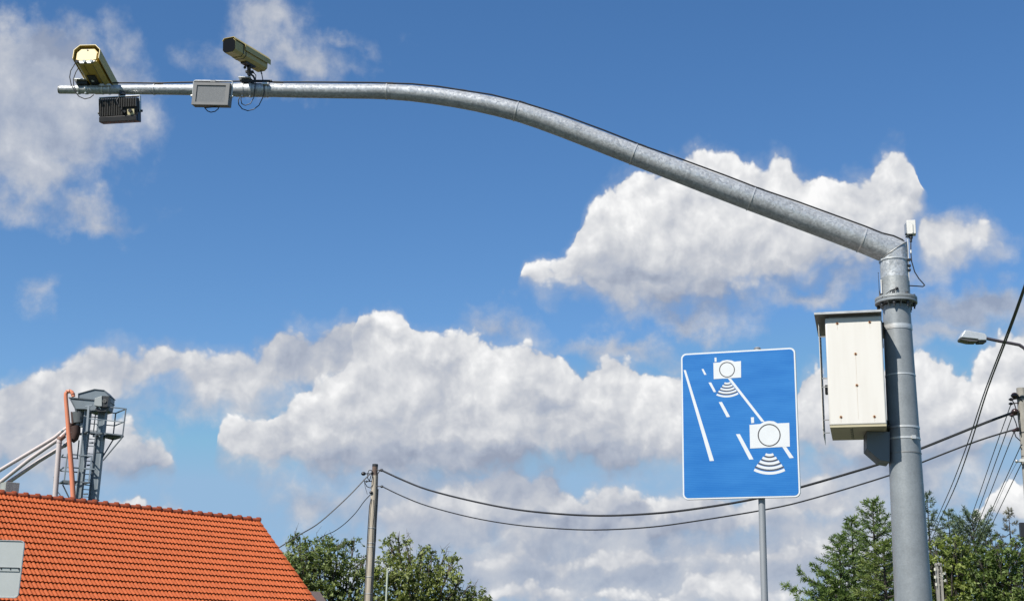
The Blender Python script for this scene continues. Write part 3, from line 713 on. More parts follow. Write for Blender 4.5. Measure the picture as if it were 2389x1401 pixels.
# width solved so that the left edge lands right
Lx = onplane(1935, 992, R0, dd); Wc = (Lx-R0).dot(-wd)
Dc = 0.60
cb = thing('equipment_cabinet', 'cream white steel equipment cabinet with six rusty bolts strapped to the mast', 'cabinet', (R0.x, R0.y, zb_))
def cp(u, v, z): return Vector((R0.x, R0.y, 0)) - wd*u + dd*v + Vector((0, 0, z))       # u to the left, v to the back
mb = MB().prism([cp(0, 0, zb_), cp(Wc, 0, zb_), cp(Wc, Dc, zb_), cp(0, Dc, zb_)], (0, 0, zt_-zb_))
def cabx(t, g, p, co):
    n = N(t, 'ShaderNodeTexNoise'); t.links.new(g.v('MULTIPLY', co, (1, 1, 0.10)), n.inputs['Vector']); n.inputs['Scale'].default_value = 13; n.inputs['Detail'].default_value = 5
    n2 = N(t, 'ShaderNodeTexNoise'); t.links.new(co, n2.inputs['Vector']); n2.inputs['Scale'].default_value = 40; n2.inputs['Detail'].default_value = 4
    f = g.m('ADD', g.m('MULTIPLY', g.step(n.outputs[0], 0.35, 0.7), 0.75), g.m('MULTIPLY', n2.outputs[0], 0.25))
    t.links.new(g.mixc(f, (0.83, 0.80, 0.74, 1), (0.77, 0.735, 0.67, 1)), p.inputs['Base Color'])
M_CAB = mat('cabinet_paint', (0.8, 0.77, 0.7), 0.45, extra=cabx)
mesh_obj('cabinet_body', mb, M_CAB, cb, bevel=0.012, seg=3)
# underside tray and its slots
mb = MB().prism([cp(0.004, 0.004, zb_-0.016), cp(Wc-0.004, 0.004, zb_-0.016), cp(Wc-0.004, Dc-0.006, zb_-0.016), cp(0.004, Dc-0.006, zb_-0.016)], (0, 0, 0.0155))
und = mesh_obj('bottom_plate', mb, mat('bottom_paint', (0.56, 0.50, 0.33), 0.6, 0, (6, 0.2, 4)), cb)
mb = MB()
for i in range(5): mb.box(cp(Wc*0.62, 0.12+0.09*i, zb_-0.0175), (0.018, 0.03, 0.003), Matrix.Rotation(-A, 3, 'Z'))
mb.bar(cp(Wc*0.60, 0.05, zb_-0.017), cp(Wc*0.60, 0.56, zb_-0.017), 0.004, 0.003)
mesh_obj('vent_slots', mb, M_DARK, und)
# canopy
zt2 = zt_+0.022
TL = onplane(1899, 727, R0-dd*0.05, dd); ov = (TL-cp(Wc, -0.05, 0)); ov = -ov.dot(wd)
def cq(u, v, z): return cp(u, v, z)
mb = MB().prism([cp(-0.005, -0.05, zt2), cp(Wc+ov, -0.05, zt2), cp(Wc+ov, Dc+0.08, zt2), cp(-0.005, Dc+0.08, zt2)], (0, 0, 0.012))
lip = MB().prism([cp(-0.005, -0.052, zt2-0.004), cp(Wc+ov, -0.052, zt2-0.004), cp(Wc+ov, -0.052, zt2+0.014), cp(-0.005, -0.052, zt2+0.014)], -dd*0.004)
cn = mesh_obj('canopy', mb, M_ROOFSH, cb)
mesh_obj('canopy_lip', lip, M_ALU, cn)
mesh_obj('canopy_spacer', MB().prism([cp(0.03, 0.03, zt_+0.0005), cp(Wc-0.03, 0.03, zt_+0.0005), cp(Wc-0.03, Dc-0.03, zt_+0.0005), cp(0.03, Dc-0.03, zt_+0.0005)], (0, 0, 0.021)), M_STEELD, cb)
# rusty bolts with streaks
M_STREAK = mat('rust_streak', (0.62, 0.50, 0.37), 0.8)
for (x, y, L) in ((1953, 754, 16), (2029, 751, 14), (1996, 825, 70), (1999, 898, 80), (1962, 972, 12), (2040, 971, 12)):
    p = onplane(x, y, R0, dd)
    b_ = mesh_obj('bolt', MB().tube([p-dd*0.001, p-dd*0.006], 0.008, 10), M_RUST, cb)
    L_ = L*pxm(p)
    w_ = 0.0011
    mesh_obj('rust_streak', MB().prism([p-wd*w_-dd*0.0006, p+wd*w_-dd*0.0006, p+wd*w_*0.4-dd*0.0006-Vector((0, 0, L_)), p-wd*w_*0.4-dd*0.0006-Vector((0, 0, L_))], -dd*0.0006), M_STREAK, b_)
    mesh_obj('rust_halo', MB().tube([p-dd*0.0004, p-dd*0.0011], 0.014, 14), mat('rust_halo', (0.72, 0.58, 0.42), 0.8), b_)
# door screen standing off the left side
so2 = 0.052
mb = MB().prism([cp(Wc+so2, 0.05, zb_-0.02), cp(Wc+so2, 0.09, zb_-0.02), cp(Wc+so2, 0.09, zt_-0.03), cp(Wc+so2, 0.05, zt_-0.03)], -wd*0.004)
mb.prism([cp(Wc+so2, 0.091, zb_-0.06), cp(Wc+so2, Dc-0.04, zb_-0.06), cp(Wc+so2, Dc-0.04, zt_-0.03), cp(Wc+so2, 0.091, zt_-0.03)], -wd*0.002)
scn = mesh_obj('door_screen', mb, M_CAB, cb)
for py in (785, 882, 902, 979, 1009):
    p = onplane(1925, py, R0+dd*0.07, dd); 
    mesh_obj('screen_spacer', MB().bar(cp(Wc, 0.07, p.z), cp(Wc+so2, 0.07, p.z), 0.008, 0.008), M_STEELD, cb)
p = onplane(1928, 904, R0+dd*0.08, dd); mesh_obj('door_handle', MB().box(cp(Wc+0.014, 0.16, p.z), (0.026, 0.05, 0.075), Matrix.Rotation(-A, 3, 'Z')), M_DARK, cb, bevel=0.006)
# brackets to the mast
for zc in (zt_-0.05, zb_+0.03):
    mb = MB().prism([cp(-0.001, 0.12, zc-0.022), cp(-0.022, 0.12, zc-0.022), cp(-0.022, 0.48, zc-0.022), cp(-0.001, 0.48, zc-0.022)], (0, 0, 0.006))
    mb.prism([cp(-0.001, 0.12, zc+0.018), cp(-0.022, 0.12, zc+0.018), cp(-0.022, 0.48, zc+0.018), cp(-0.001, 0.48, zc+0.018)], (0, 0, 0.006))
    mb.prism([cp(-0.001, 0.12, zc-0.0155), cp(-0.006, 0.12, zc-0.0155), cp(-0.006, 0.48, zc-0.0155), cp(-0.001, 0.48, zc-0.0155)], (0, 0, 0.033))
    mesh_obj('mast_bracket', mb, M_DARK, cb)
mb = MB().prism([cp(-0.001, 0.02, zt_-0.26), cp(-0.008, 0.02, zt_-0.26), cp(-0.008, 0.05, zt_-0.26), cp(-0.001, 0.05, zt_-0.26)], (0, 0, 0.22))
mesh_obj('side_rail', mb, M_DARK, cb)
# grey cable box below
gy = 10.93
pl_ = [at(x, y, gy) for x, y in ((2022, 1008), (2076, 1005), (2076, 1077), (2053, 1073), (2022, 1046))]
for p in pl_[:2]: p.z = min(zb_-0.018, p.z+0.04)
mesh_obj('cable_box', MB().prism(pl_, (0.03, 0.22, 0)), mat('grey_cable_box', (0.17, 0.19, 0.20), 0.5, 0.1, (8, 0.12, 3)), cb, bevel=0.004)

# ------------------------------------------------------------------ blue road sign
TH = D2R(19); ns = Vector((-math.sin(TH), -math.cos(TH), 0)); us = Vector((math.cos(TH), -math.sin(TH), 0))
post_p = at(1777.5, 1180, 11.05)
Ps = post_p + ns*0.060
sg = thing('road_sign', 'blue rectangular road sign with two white camera symbols on a grey post', 'road sign', (post_p.x, post_p.y, GZ))
def uv(px, py):
    p = onplane(px, py, Ps, ns); return ((p-Ps).dot(us), p.z)
def sp3(u, z, k): return Vector((Ps.x, Ps.y, 0)) + us*u + Vector((0, 0, z)) + ns*k
c4 = [uv(1590, 826), uv(1856, 808), uv(1867, 1157), uv(1591, 1167)]
print('sign corners', c4)
u0 = (c4[0][0]+c4[3][0])/2; u1 = (c4[1][0]+c4[2][0])/2; z1 = (c4[0][1]+c4[1][1])/2; z0 = (c4[2][1]+c4[3][1])/2
def rrect(a0, b0, a1, b1, r, n=6):
    pts = []
    for cx_, cz_, s in ((a1-r, b1-r, 0), (a0+r, b1-r, 1), (a0+r, b0+r, 2), (a1-r, b0+r, 3)):
        for i in range(n+1):
            an = (s+i/n)*math.pi/2; pts.append((cx_+r*math.cos(an), cz_+r*math.sin(an)))
    return pts
def slab(poly, k0, k1): return MB().prism([sp3(u, z, k0) for u, z in poly], ns*(k1-k0))
mesh_obj('sign_plate', slab(rrect(u0, z0, u1, z1, 0.045), -0.022, 0.0), M_ALU, sg, bevel=0.002)
mesh_obj('white_border', slab(rrect(u0+.002, z0+.002, u1-.002, z1-.002, 0.043), 0.0002, 0.0012), mat('sign_white', (0.74, 0.78, 0.80), 0.4, 0, (6, 0.04, 3)), sg, bevel=0)
def blu(t, g, p, co):
    n = N(t, 'ShaderNodeTexNoise'); t.links.new(g.v('MULTIPLY', co, (1, 1, 4)), n.inputs['Vector']); n.inputs['Scale'].default_value = 3; n.inputs['Detail'].default_value = 6
    wv = N(t, 'ShaderNodeTexWave'); wv.bands_direction = 'Z'; t.links.new(co, wv.inputs['Vector']); wv.inputs['Scale'].default_value = 22; wv.inputs['Distortion'].default_value = 0.6
    f = g.m('MULTIPLY_ADD', n.outputs[0], 0.45, g.m('MULTIPLY', wv.outputs[0], 0.10))
    t.links.new(g.mixc(g.step(f, 0.12, 0.42), (0.005, 0.150, 0.49, 1), (0.026, 0.21, 0.57, 1)), p.inputs['Base Color'])
mesh_obj('blue_field', slab(rrect(u0+.014, z0+.014, u1-.014, z1-.014, 0.034), 0.0014, 0.0024), mat('sign_blue', (0.01, 0.15, 0.5), 0.5, spec=0.25, extra=blu), sg)
M_SW = mat('sign_white_film', (0.76, 0.79, 0.80), 0.35, 0, (8, 0.04, 3)); M_SG = mat('sign_grey_film', (0.06, 0.062, 0.07), 0.5)
def Zs(l): return [uv(1560+x/3.4176, 780+y/3.4176) for x, y in l]
def symbol(name, polys, m_, k=0.0026, t_=0.0006):
    mb = MB()
    for q in polys: mb.prism([sp3(u, z, k) for u, z in Zs(q)], ns*t_)
    return mesh_obj(name, mb, m_, sg, smooth=0)
symbol('lane_edge_line', [[(120,283),(137,283),(362,1005),(328,1007)]], M_SW)
for q in ([(263,275),(278,274),(302,320),(285,321)], [(318,382),(339,381),(379,456),(360,459)], [(400,538),(425,536),(490,655),(463,658)], [(537,793),(568,792),(677,993),(643,995)]):
    symbol('lane_dash', [q], M_SW)
symbol('sight_line', [[(472,350),(497,350),(764,692),(740,694)]], M_SW)
symbol('sight_line', [[(896,880),(928,880),(998,981),(965,985)]], M_SW)
symbol('camera_symbol', [[(357,226),(408,222),(430,208),(467,202),(505,207),(525,216),(577,211),(578,342),(360,355)], [(366,184),(382,183),(383,217),(367,219)]], M_SW, 0.0034)
symbol('camera_symbol', [[(645,719),(733,712),(760,694),(800,687),(840,691),(868,707),(962,703),(967,892),(650,907)], [(656,659),(680,658),(682,703),(659,706)]], M_SW, 0.0034)
def zring(cx_, cy_, r, w_, k=0.0042):
    mb = MB(); n = 48; vs = []
    for j in range(n):
        an = 2*math.pi*j/n
        for rr in (r-w_/2, r+w_/2):
            u, z = Zs([(cx_+rr*math.cos(an)*1.0, cy_+rr*math.sin(an)*0.985)])[0]; vs.append(sp3(u, z, k)); vs.append(sp3(u, z, k+0.0006))
    fs = []
    for j in range(n):
        a = 4*j; b = 4*((j+1) % n)
        fs += [(a+1, a+3, b+3, b+1), (a, a+1, b+1, b), (a+2, b+2, b+3, a+3)]
    mesh_obj('lens_ring', mb.add(vs, fs), M_SG, sg, smooth=0)
zring(466, 280, 59, 7); zring(802, 801, 87, 9)
def arc(cx_, yc, hw, th, R, sl):
    a = math.asin(min(hw/R, 0.99)); n = 10; out = []; inn = []
    for i in range(n+1):
        t_ = -a+2*a*i/n; x = R*math.sin(t_); y = R*math.cos(t_)-R
        out.append((cx_+x, yc+y-sl*x)); k_ = (R-th)/R; inn.append((cx_+x*k_, yc-th+(y*k_)-sl*x))
    return out+inn[::-1]
def waves(cx_, rows, dk, sl):
    mb = MB(); md = MB()
    for (yc, hw, th) in rows:
        q = arc(cx_, yc, hw, th, hw*2.25, sl)
        k_ = len(q)//2
        for i in range(k_-1):
            mb.prism([sp3(u, z, 0.0026) for u, z in Zs([q[i], q[i+1], q[-2-i], q[-1-i]])], ns*0.0006)
    for (yc, hw, th) in rows[:-1]:
        q = arc(cx_, yc+dk, hw*1.12, dk*0.9, hw*2.4, sl); k_ = len(q)//2
        for i in range(k_-1):
            md.prism([sp3(u, z, 0.0025) for u, z in Zs([q[i], q[i+1], q[-2-i], q[-1-i]])], ns*0.0004)
    mesh_obj('wave_symbol', mb, M_SW, sg, smooth=0); mesh_obj('wave_gap', md, M_SG, sg, smooth=0)
waves(469, [(397,27,14),(421,43,14),(446,58,14),(471,74,14),(500,89,15)], 8, 0.05)
waves(804, [(970,36,20),(1003,60,20),(1038,82,21),(1074,105,21),(1115,126,22)], 12, 0.0)
zt3 = z1+0.02
pr = 0.0275
mesh_obj('post', MB().tube([(post_p.x, post_p.y, GZ), (post_p.x, post_p.y, 2.5), (post_p.x, post_p.y, zt3)], pr, 24), M_POSTG, sg)
mesh_obj('post_cap', MB().tube([(post_p.x, post_p.y, zt3+0.0005), (post_p.x, post_p.y, zt3+0.012)], [pr+0.003, pr*0.7], 20), M_ALU, sg)
for zc in (z0+0.2, z1-0.2):
    mb = MB().prism([sp3(u0+0.05, zc-0.02, -0.0225), sp3(u1-0.05, zc-0.02, -0.0225), sp3(u1-0.05, zc+0.02, -0.0225), sp3(u0+0.05, zc+0.02, -0.0225)], -ns*0.010)
    mb.ring((post_p.x, post_p.y, zc), (0, 0, 1), pr+0.001, 0.03, 0.003, 24)
    mesh_obj('mount_rail', mb, M_ALU, sg)

# ------------------------------------------------------------------ back of a sign at the left edge
YB = 20.0
TRb, BRb = at(57, 1261, YB), at(48, 1393, YB)
bs = thing('road_sign', 'bare grey back of a rectangular road sign in front of the tiled roof', 'road sign', (TRb.x-0.55, YB-0.06, GZ))
x1, zz1, zz0 = TRb.x+0.0, TRb.z, BRb.z
x0 = x1-0.95
def bp(x, z, k): return Vector((x, YB+(x-x1)*0.02+k, z))
pl_ = rrect(x0, zz0, x1, zz1, 0.055)
mesh_obj('sign_plate', MB().prism([bp(x, z, 0) for x, z in pl_], (0, 0.012, 0)), mat('sign_back_grey', (0.52, 0.55, 0.54), 0.5, 0.1, (5, 0.05, 5)), bs, bevel=0.003)
out = rrect(x0-0.008, zz0-0.008, x1+0.008, zz1+0.008, 0.06); inn = rrect(x0+0.004, zz0+0.004, x1-0.004, zz1-0.004, 0.05)
mb = MB(); n = len(out)
for i in range(n):
    jn = (i+1) % n
    mb.prism([bp(*out[i], -0.012), bp(*out[jn], -0.012), bp(*inn[jn], -0.012), bp(*inn[i], -0.012)], (0, 0.03, 0))
mesh_obj('folded_rim', mb, M_ALU, bs, smooth=0)
zm = at(20, 1327, YB).z
mb = MB().prism([bp(x0+0.03, zm-0.028, -0.012), bp(x1-0.02, zm-0.028, -0.012), bp(x1-0.02, zm+0.028, -0.012), bp(x0+0.03, zm+0.028, -0.012)], (0, 0.0115, 0))
ml = mesh_obj('mount_rail', mb, mat('rail_grey', (0.48, 0.51, 0.50), 0.45, 0.2), bs, smooth=0)
mb = MB().prism([bp(x0+0.03, zm+0.020, -0.022), bp(x1-0.025, zm+0.020, -0.022), bp(x1-0.025, zm+0.028, -0.022), bp(x0+0.03, zm+0.028, -0.022)], (0, 0.0095, 0))
for x in (x1-0.03, x1-0.15, x1-0.28, x1-0.75): mb.box(bp(x, zm+0.012, -0.018), (0.012, 0.012, 0.022))
mesh_obj('rail_lip', mb, M_DARK, ml, smooth=0)
pb = (TRb.x-0.52, YB-0.055)
mesh_obj('post', MB().tube([(pb[0], pb[1], GZ), (pb[0], pb[1], zz1-0.05)], 0.03, 20), M_POSTG, bs)
# ------------------------------------------------------------------ house with the orange tiled roof
RE = at(600, 1215, 47.0)                       # right end of the ridge
LE = atz(0, 1152, RE.z)
rd = (LE-RE); rd.z = 0; rd.normalize()         # along the ridge, to the left
fd = Vector((-rd.y, rd.x, 0));  fd = fd if fd.y < 0 else -fd      # down-slope, horizontal part, towards the viewer
PIT = D2R(35.3)
sd_ = fd*math.cos(PIT)-Vector((0, 0, math.sin(PIT)))            # down-slope direction
nr = fd*math.sin(PIT)+Vector((0, 0, math.cos(PIT)))
sb2 = -fd*math.cos(PIT)-Vector((0, 0, math.sin(PIT))); nb = -fd*math.sin(PIT)+Vector((0, 0, math.cos(PIT)))
RL, SL = 21.0, 6.6
hc = RE+rd*RL/2
eave = SL*math.sin(PIT)
hs_ = thing('house', 'house with a steep roof of bright orange clay tiles and a concrete chimney', 'house', (hc.x, hc.y, 0))
def tile_mat(t, g, p, co):
    n = N(t, 'ShaderNodeTexNoise'); t.links.new(co, n.inputs['Vector']); n.inputs['Scale'].default_value = 3.2; n.inputs['Detail'].default_value = 8; n.inputs['Roughness'].default_value = 0.7
    v = N(t, 'ShaderNodeTexVoronoi'); t.links.new(co, v.inputs['Vector']); v.inputs['Scale'].default_value = 3.4
    s = N(t, 'ShaderNodeSeparateColor'); t.links.new(v.outputs['Color'], s.inputs[0])
    f = g.m('ADD', g.m('MULTIPLY_ADD', n.outputs[0], 0.36, 0.80), g.m('MULTIPLY', s.outputs[0], 0.10))
    t.links.new(g.v('SCALE', (0.49, 0.108, 0.029), scale=f), p.inputs['Base Color'])
M_TILE = mat('orange_clay_tile', (0.66, 0.15, 0.038), 0.62, spec=0.3, extra=tile_mat)
def tiled(org, along, down, nrm, L, S, wave=0.118, course=0.345, lip=0.047):
    mb = MB(); nx = int(L/wave*5); rows = int(S/course)
    for r in range(rows):
        o = len(mb.v)
        jog = 0.0
        for k_ in range(3):                    # top of course, lower edge, underside of the lip
            for i in range(nx+1):
                x = L*i/nx; ph = (x/wave) % 1.0; tn = int(x/wave)
                hgt = 0.040*max(0.0, math.sin(ph*math.pi))**1.3 if tn % 2 else 0.032*max(0.0, math.sin(ph*math.pi))**1.5
                hsh = math.sin(tn//2*12.9898+r*78.233)*43758.5453; jit = (hsh-math.floor(hsh)-0.5)
                if k_ == 0: q = org+along*x+down*(r*course)+nrm*(hgt)
                elif k_ == 1: q = org+along*x+down*((r+1)*course+0.03+0.008*jit+0.010*math.sin(ph*math.pi))+nrm*(hgt+lip+0.005*jit)
                else: q = org+along*x+down*((r+1)*course-0.015)+nrm*(hgt-0.006)
                mb.v.append(q)
        for k_ in range(2):
            for i in range(nx):
                a = o+k_*(nx+1)+i; mb.f.append((a, a+1, a+nx+2, a+nx+1))
    return mb
roof = mesh_obj('tiled_roof', tiled(RE, rd, sd_, nr, RL, SL), M_TILE, hs_, smooth=50)
# back slope, coarser
mb = MB().prism([RE, RE+rd*RL, RE+rd*RL+sb2*SL, RE+sb2*SL], -nb*0.05)
mesh_obj('back_slope', mb, M_TILE, hs_, smooth=0)
mb = MB().prism([RE-nr*0.03+sd_*0.05, RE-nr*0.03+rd*RL+sd_*0.05, RE-nr*0.03+rd*RL+sd_*SL, RE-nr*0.03+sd_*SL], -nr*0.12)
mesh_obj('roof_deck', mb, mat('roof_timber', (0.10, 0.03, 0.02), 0.9), hs_, smooth=0)
# verge board and edge tiles on the gable
mb = MB()
nrow = int(SL/0.345)
for r in range(nrow):
    a = RE-rd*0.02+sd_*(r*0.345)+nr*0.012; b = RE-rd*0.02+sd_*((r+1)*0.345+0.035)+nr*0.045
    mb.bar(a, b, 0.10, 0.045, nr)
mesh_obj('verge_tiles', mb, M_TILE, roof, smooth=0)
mb = MB().bar(RE-rd*0.085+sd_*0.05-nr*0.10, RE-rd*0.085+sd_*SL-nr*0.10, 0.03, 0.20, nr)
mesh_obj('verge_board', mb, mat('dark_board', (0.05, 0.02, 0.018), 0.7), hs_, smooth=0)
# ridge caps
capl = 0.365; mb = MB(); nc = int(RL/capl)
rg = RE+Vector((0, 0, 0.03))
for i in range(-1, nc):
    a = rg+rd*(i*capl+0.26); b = a+rd*(capl+0.03)
    m1 = a+rd*0.055
    hj = 0.006*math.sin(i*7.1)
    mb.tube([a+Vector((0, 0, 0.012+hj)), a+rd*0.02+Vector((0, 0, 0.016+hj)), m1+Vector((0, 0, 0.014+hj)), m1+rd*0.004+Vector((0, 0, hj)), b+Vector((0, 0, -0.012+hj))], [0.092, 0.106, 0.104, 0.086, 0.076], 12)
ridge = mesh_obj('ridge_tiles', mb, mat('ridge_clay', (0.40, 0.090, 0.032), 0.6, 0, (5, 0.25, 6)), roof, smooth=50)
# walls
M_WALL = mat('render_wall', (0.62, 0.57, 0.48), 0.85, 0, (2, 0.12, 7), (50, 0.5))
zw = RE.z-eave+0.25; wv_ = SL*math.cos(PIT)-0.45
c1, c2, c3, c4_ = RE+rd*0.35+fd*wv_, RE+rd*(RL-0.35)+fd*wv_, RE+rd*(RL-0.35)-fd*wv_, RE+rd*0.35-fd*wv_
mb = MB()
g0 = lambda p, z: Vector((p.x, p.y, z))
zr = RE.z-0.28
vs = [g0(c, 0) for c in (c1, c2, c3, c4_)]+[g0(c, zw) for c in (c1, c2, c3, c4_)]+[g0(RE+rd*0.35, zr), g0(RE+rd*(RL-0.35), zr)]
mb.add(vs, [(0, 1, 5, 4), (2, 3, 7, 6), (0, 4, 8, 7, 3), (1, 2, 6, 9, 5)])
mesh_obj('wall', mb, M_WALL, hs_, smooth=0)
for i in range(4):
    w0 = c1+rd*(2.0+i*4.6); mb = MB()
    fr_ = mesh_obj('window', MB().prism([g0(w0, 0.9)+fd*0.004, g0(w0+rd*1.3, 0.9)+fd*0.004, g0(w0+rd*1.3, 2.2)+fd*0.004, g0(w0, 2.2)+fd*0.004], fd*0.05), mat('window_frame', (0.6, 0.6, 0.58), 0.5), hs_, smooth=0)
    mesh_obj('pane', MB().prism([g0(w0+rd*.1, 1.0)+fd*0.056, g0(w0+rd*1.2, 1.0)+fd*0.056, g0(w0+rd*1.2, 2.1)+fd*0.056, g0(w0+rd*.1, 2.1)+fd*0.056], fd*0.004), mat('window_glass', (0.03, 0.04, 0.05), 0.1), fr_, smooth=0)
# concrete chimney just behind the ridge
cy = LE.y+1.4
chm = [at(-8, 1160, cy), at(14, 1160, cy), at(42, 1157, cy)]
ct = at(14, 1120, cy)
base_ = at(14, 1160, cy); s_ = pxm(base_)
e1 = Vector((-math.cos(D2R(28)), -math.sin(D2R(28)), 0)); 
cr_ = at(14.5, 1122, cy)       # near vertical edge
edr = Vector((math.cos(D2R(38)), math.sin(D2R(38)), 0)); edl = Vector((-math.sin(D2R(38)), math.cos(D2R(38)), 0))
wr = 28*s_/math.cos(D2R(38))*0.9; wl = 0.55
z_t, z_b = cr_.z, RE.z-1.6
p0 = g0(cr_, z_b)
mb = MB().prism([p0, p0+edr*wr, p0+edr*wr+edl*wl, p0+edl*wl], (0, 0, z_t-z_b))
chim = mesh_obj('chimney', mb, mat('grey_chimney_concrete', (0.33, 0.37, 0.35), 0.9, 0, (9, 0.4, 8, 0.35), (40, 0.8)), hs_, smooth=0, bevel=0.01)
mb = MB().prism([g0(cr_, z_t+0.001)+edr*0.1+edl*0.1, g0(cr_, z_t+0.001)+edr*(wr-0.25)+edl*0.1, g0(cr_, z_t+0.001)+edr*(wr-0.25)+edl*(wl-0.1), g0(cr_, z_t+0.001)+edr*0.1+edl*(wl-0.1)], (0, 0, 0.035))
mesh_obj('chimney_pot', mb, M_RUST, chim, smooth=0)

# ------------------------------------------------------------------ outbuilding with the dark roof, right of the orange one
Y2 = 56.0
h2 = thing('outbuilding', 'low outbuilding with a dark brown roof just right of the orange roof', 'outbuilding', at(700, 1400, Y2)-Vector((0, 0, at(700, 1400, Y2).z)))
q1, q2, q3 = at(708, 1377, Y2), at(746, 1379, Y2+0.2), at(782, 1407, Y2-1.5)
ez = 2.2
e_r = Vector((q2.x+2.6, Y2-2.5, ez)); e_l = Vector((q1.x-2.5, Y2-2.7, ez)); e_b = Vector((q2.x+2.6, Y2+4, ez)); e_bl = Vector((q1.x-2.5, Y2+4, ez))
mb = MB().add([q1, q2, e_r, e_l, e_b, e_bl], [(0, 3, 2, 1), (1, 2, 4), (0, 1, 4, 5), (0, 5, 3), (3, 5, 4, 2)])
mesh_obj('roof', mb, mat('brown_shingle', (0.13, 0.095, 0.09), 0.85, 0, (6, 0.3, 6), (30, 0.8)), h2, smooth=0)
mb = MB().prism([(e_l.x+.3, e_l.y+.3, 0), (e_r.x-.3, e_r.y+.3, 0), (e_b.x-.3, e_b.y-.3, 0), (e_bl.x+.3, e_bl.y-.3, 0)], (0, 0, ez-0.004))
mesh_obj('wall', mb, M_WALL, h2, smooth=0)

# ------------------------------------------------------------------ grain elevator tower
YT = 70.0
def T(zx, zy, dy=0.0): return at(zx/4.379, 880+zy/4.379, YT+dy)
u = pxm(T(900, 600))/4.379                    # metres per sketch unit
tw = thing('grain_elevator', 'grey steel bucket elevator tower with ladders and railed platforms behind the orange roof', 'elevator', (T(900, 600).x, YT, 0))
M_BLUE = mat('galvanised_grey', (0.21, 0.255, 0.29), 0.5, 0.25, (1.5, 0.22, 6, 0.4))
M_BLUED = mat('dark_grey_steel', (0.13, 0.155, 0.18), 0.5, 0.25, (3, 0.2, 5))
def column(xt, yt, xb, yb, wz, dp, name, dy=0.0):
    top = T(xt, yt, dy); bot = T(xb, yb, dy); x = (top.x+bot.x)/2
    w_ = wz*u
    mb = MB().box((x, YT+dy, top.z/2), (w_, dp, top.z))
    c = mesh_obj(name, mb, M_BLUE, tw, bevel=0.01)
    mb = MB(); z = top.z
    while z > 0.3:
        mb.box((x, YT+dy, z), (w_+0.05, dp+0.05, 0.05)); z -= 2.4
    mesh_obj('joint_flange', mb, M_BLUED, c, smooth=0)
    mb = MB().box((x-w_/2+0.03, YT+dy-dp/2-0.012, top.z/2), (0.06, 0.02, top.z-0.02)); mb.box((x+w_/2-0.03, YT+dy-dp/2-0.012, top.z/2), (0.06, 0.02, top.z-0.02))
    mesh_obj('edge_strip', mb, mat('light_steel', (0.34, 0.38, 0.41), 0.45, 0.4), c, smooth=0)
    return x
xa = column(900, 335, 805, 1265, 58, 0.34, 'elevator_leg')
xb_ = column(1065, 300, 950, 1280, 76, 0.40, 'elevator_leg', 0.15)
# head
def pr(pts, dy0, dy1, name, m_, par=tw, bev=0.0):
    mb = MB().prism([T(x, y, dy0) for x, y in pts], (0, dy1-dy0, 0)); return mesh_obj(name, mb, m_, par, smooth=0, bevel=bev)
hood = pr([(800, 206), (800, 165), (965, 120), (1060, 130), (1117, 188), (1112, 240)], -0.42, 0.62, 'head_hood', M_BLUE, bev=0.01)
pr([(796, 210), (796, 161), (965, 115), (1064, 125), (1123, 186), (1117, 188), (1060, 131), (965, 121), (801, 166), (801, 210)], -0.47, 0.67, 'hood_rim', M_BLUED, hood)
pr([(703, 204), (1112, 242), (1104, 292), (1040, 330), (930, 336), (880, 322), (765, 320)], -0.40, 0.60, 'head_casing', M_BLUE, bev=0.01)
pr([(700, 198), (1114, 236), (1113, 244), (699, 207)], -0.46, 0.66, 'casing_flange', M_BLUED)
pr([(703, 205), (716, 205), (776, 322), (764, 322)], -0.44, -0.41, 'casing_rib', M_BLUED)
pr([(893, 336), (1050, 300), (1108, 290), (1100, 330), (1040, 345), (930, 350)], -0.35, 0.55, 'head_underside', M_BLUED)
# motor box
pr([(968, 212), (1040, 186), (1040, 292), (1005, 292), (960, 282)], -0.95, -0.48, 'motor_box', mat('light_grey_box', (0.40, 0.43, 0.43), 0.5, 0.1), bev=0.01)
pr([(1041, 186), (1112, 190), (1096, 300), (1041, 300)], -0.90, -0.50, 'motor_guard', M_DARK)
c = T(1068, 240, -0.93); mesh_obj('motor_fan', MB().ring(c, (0, 1, 0), 0.075, 0.05, 0.018, 20).ring(c, (0, 1, 0), 0.03, 0.05, 0.015, 14), M_STEELD, tw)
pr([(985, 300), (1060, 292), (1100, 300), (1080, 345), (1000, 345), (970, 330)], -0.80, -0.50, 'motor_bracket', M_DARK)
mesh_obj('cable_bundle', MB().bar(T(1000, 285, -0.85), T(1030, 320, -0.85), 0.03).bar(T(1015, 282, -0.85), T(1012, 318, -0.85), 0.02), M_ALU, tw)
# distributor bucket
mb = MB().cone(T(806, 357), T(806, 465), 69*u, 56*u, 24); mesh_obj('distributor_drum', mb, mat('drum_grey', (0.15, 0.17, 0.18), 0.55, 0.2, (4, 0.2, 4)), tw)
mb = MB().cone(T(790, 318), T(792, 352), 28*u, 20*u, 16); mesh_obj('drum_neck', mb, M_BLUED, tw)
mb = MB().cone(T(800, 466), T(800, 505), 30*u, 22*u, 16); mb.box(T(845, 485), (40*u, 0.3, 40*u)); mesh_obj('drum_outlet', mb, M_BLUE, tw)
mb = MB().tube([T(770, 500), T(775, 560), T(762, 620), T(735, 655)], [52*u, 46*u, 38*u, 24*u], 16); mesh_obj('spout_head', mb, mat('rusty_brown', (0.075, 0.038, 0.03), 0.75, 0, (6, 0.4, 5)), tw)
mb = MB().tube([T(735, 470, 0.1), T(700, 520, 0.1), T(688, 500, 0.1)], [0.2, 0.2, 0.15], 12); mesh_obj('spout_head', mb, MATS['rusty_brown'], tw)
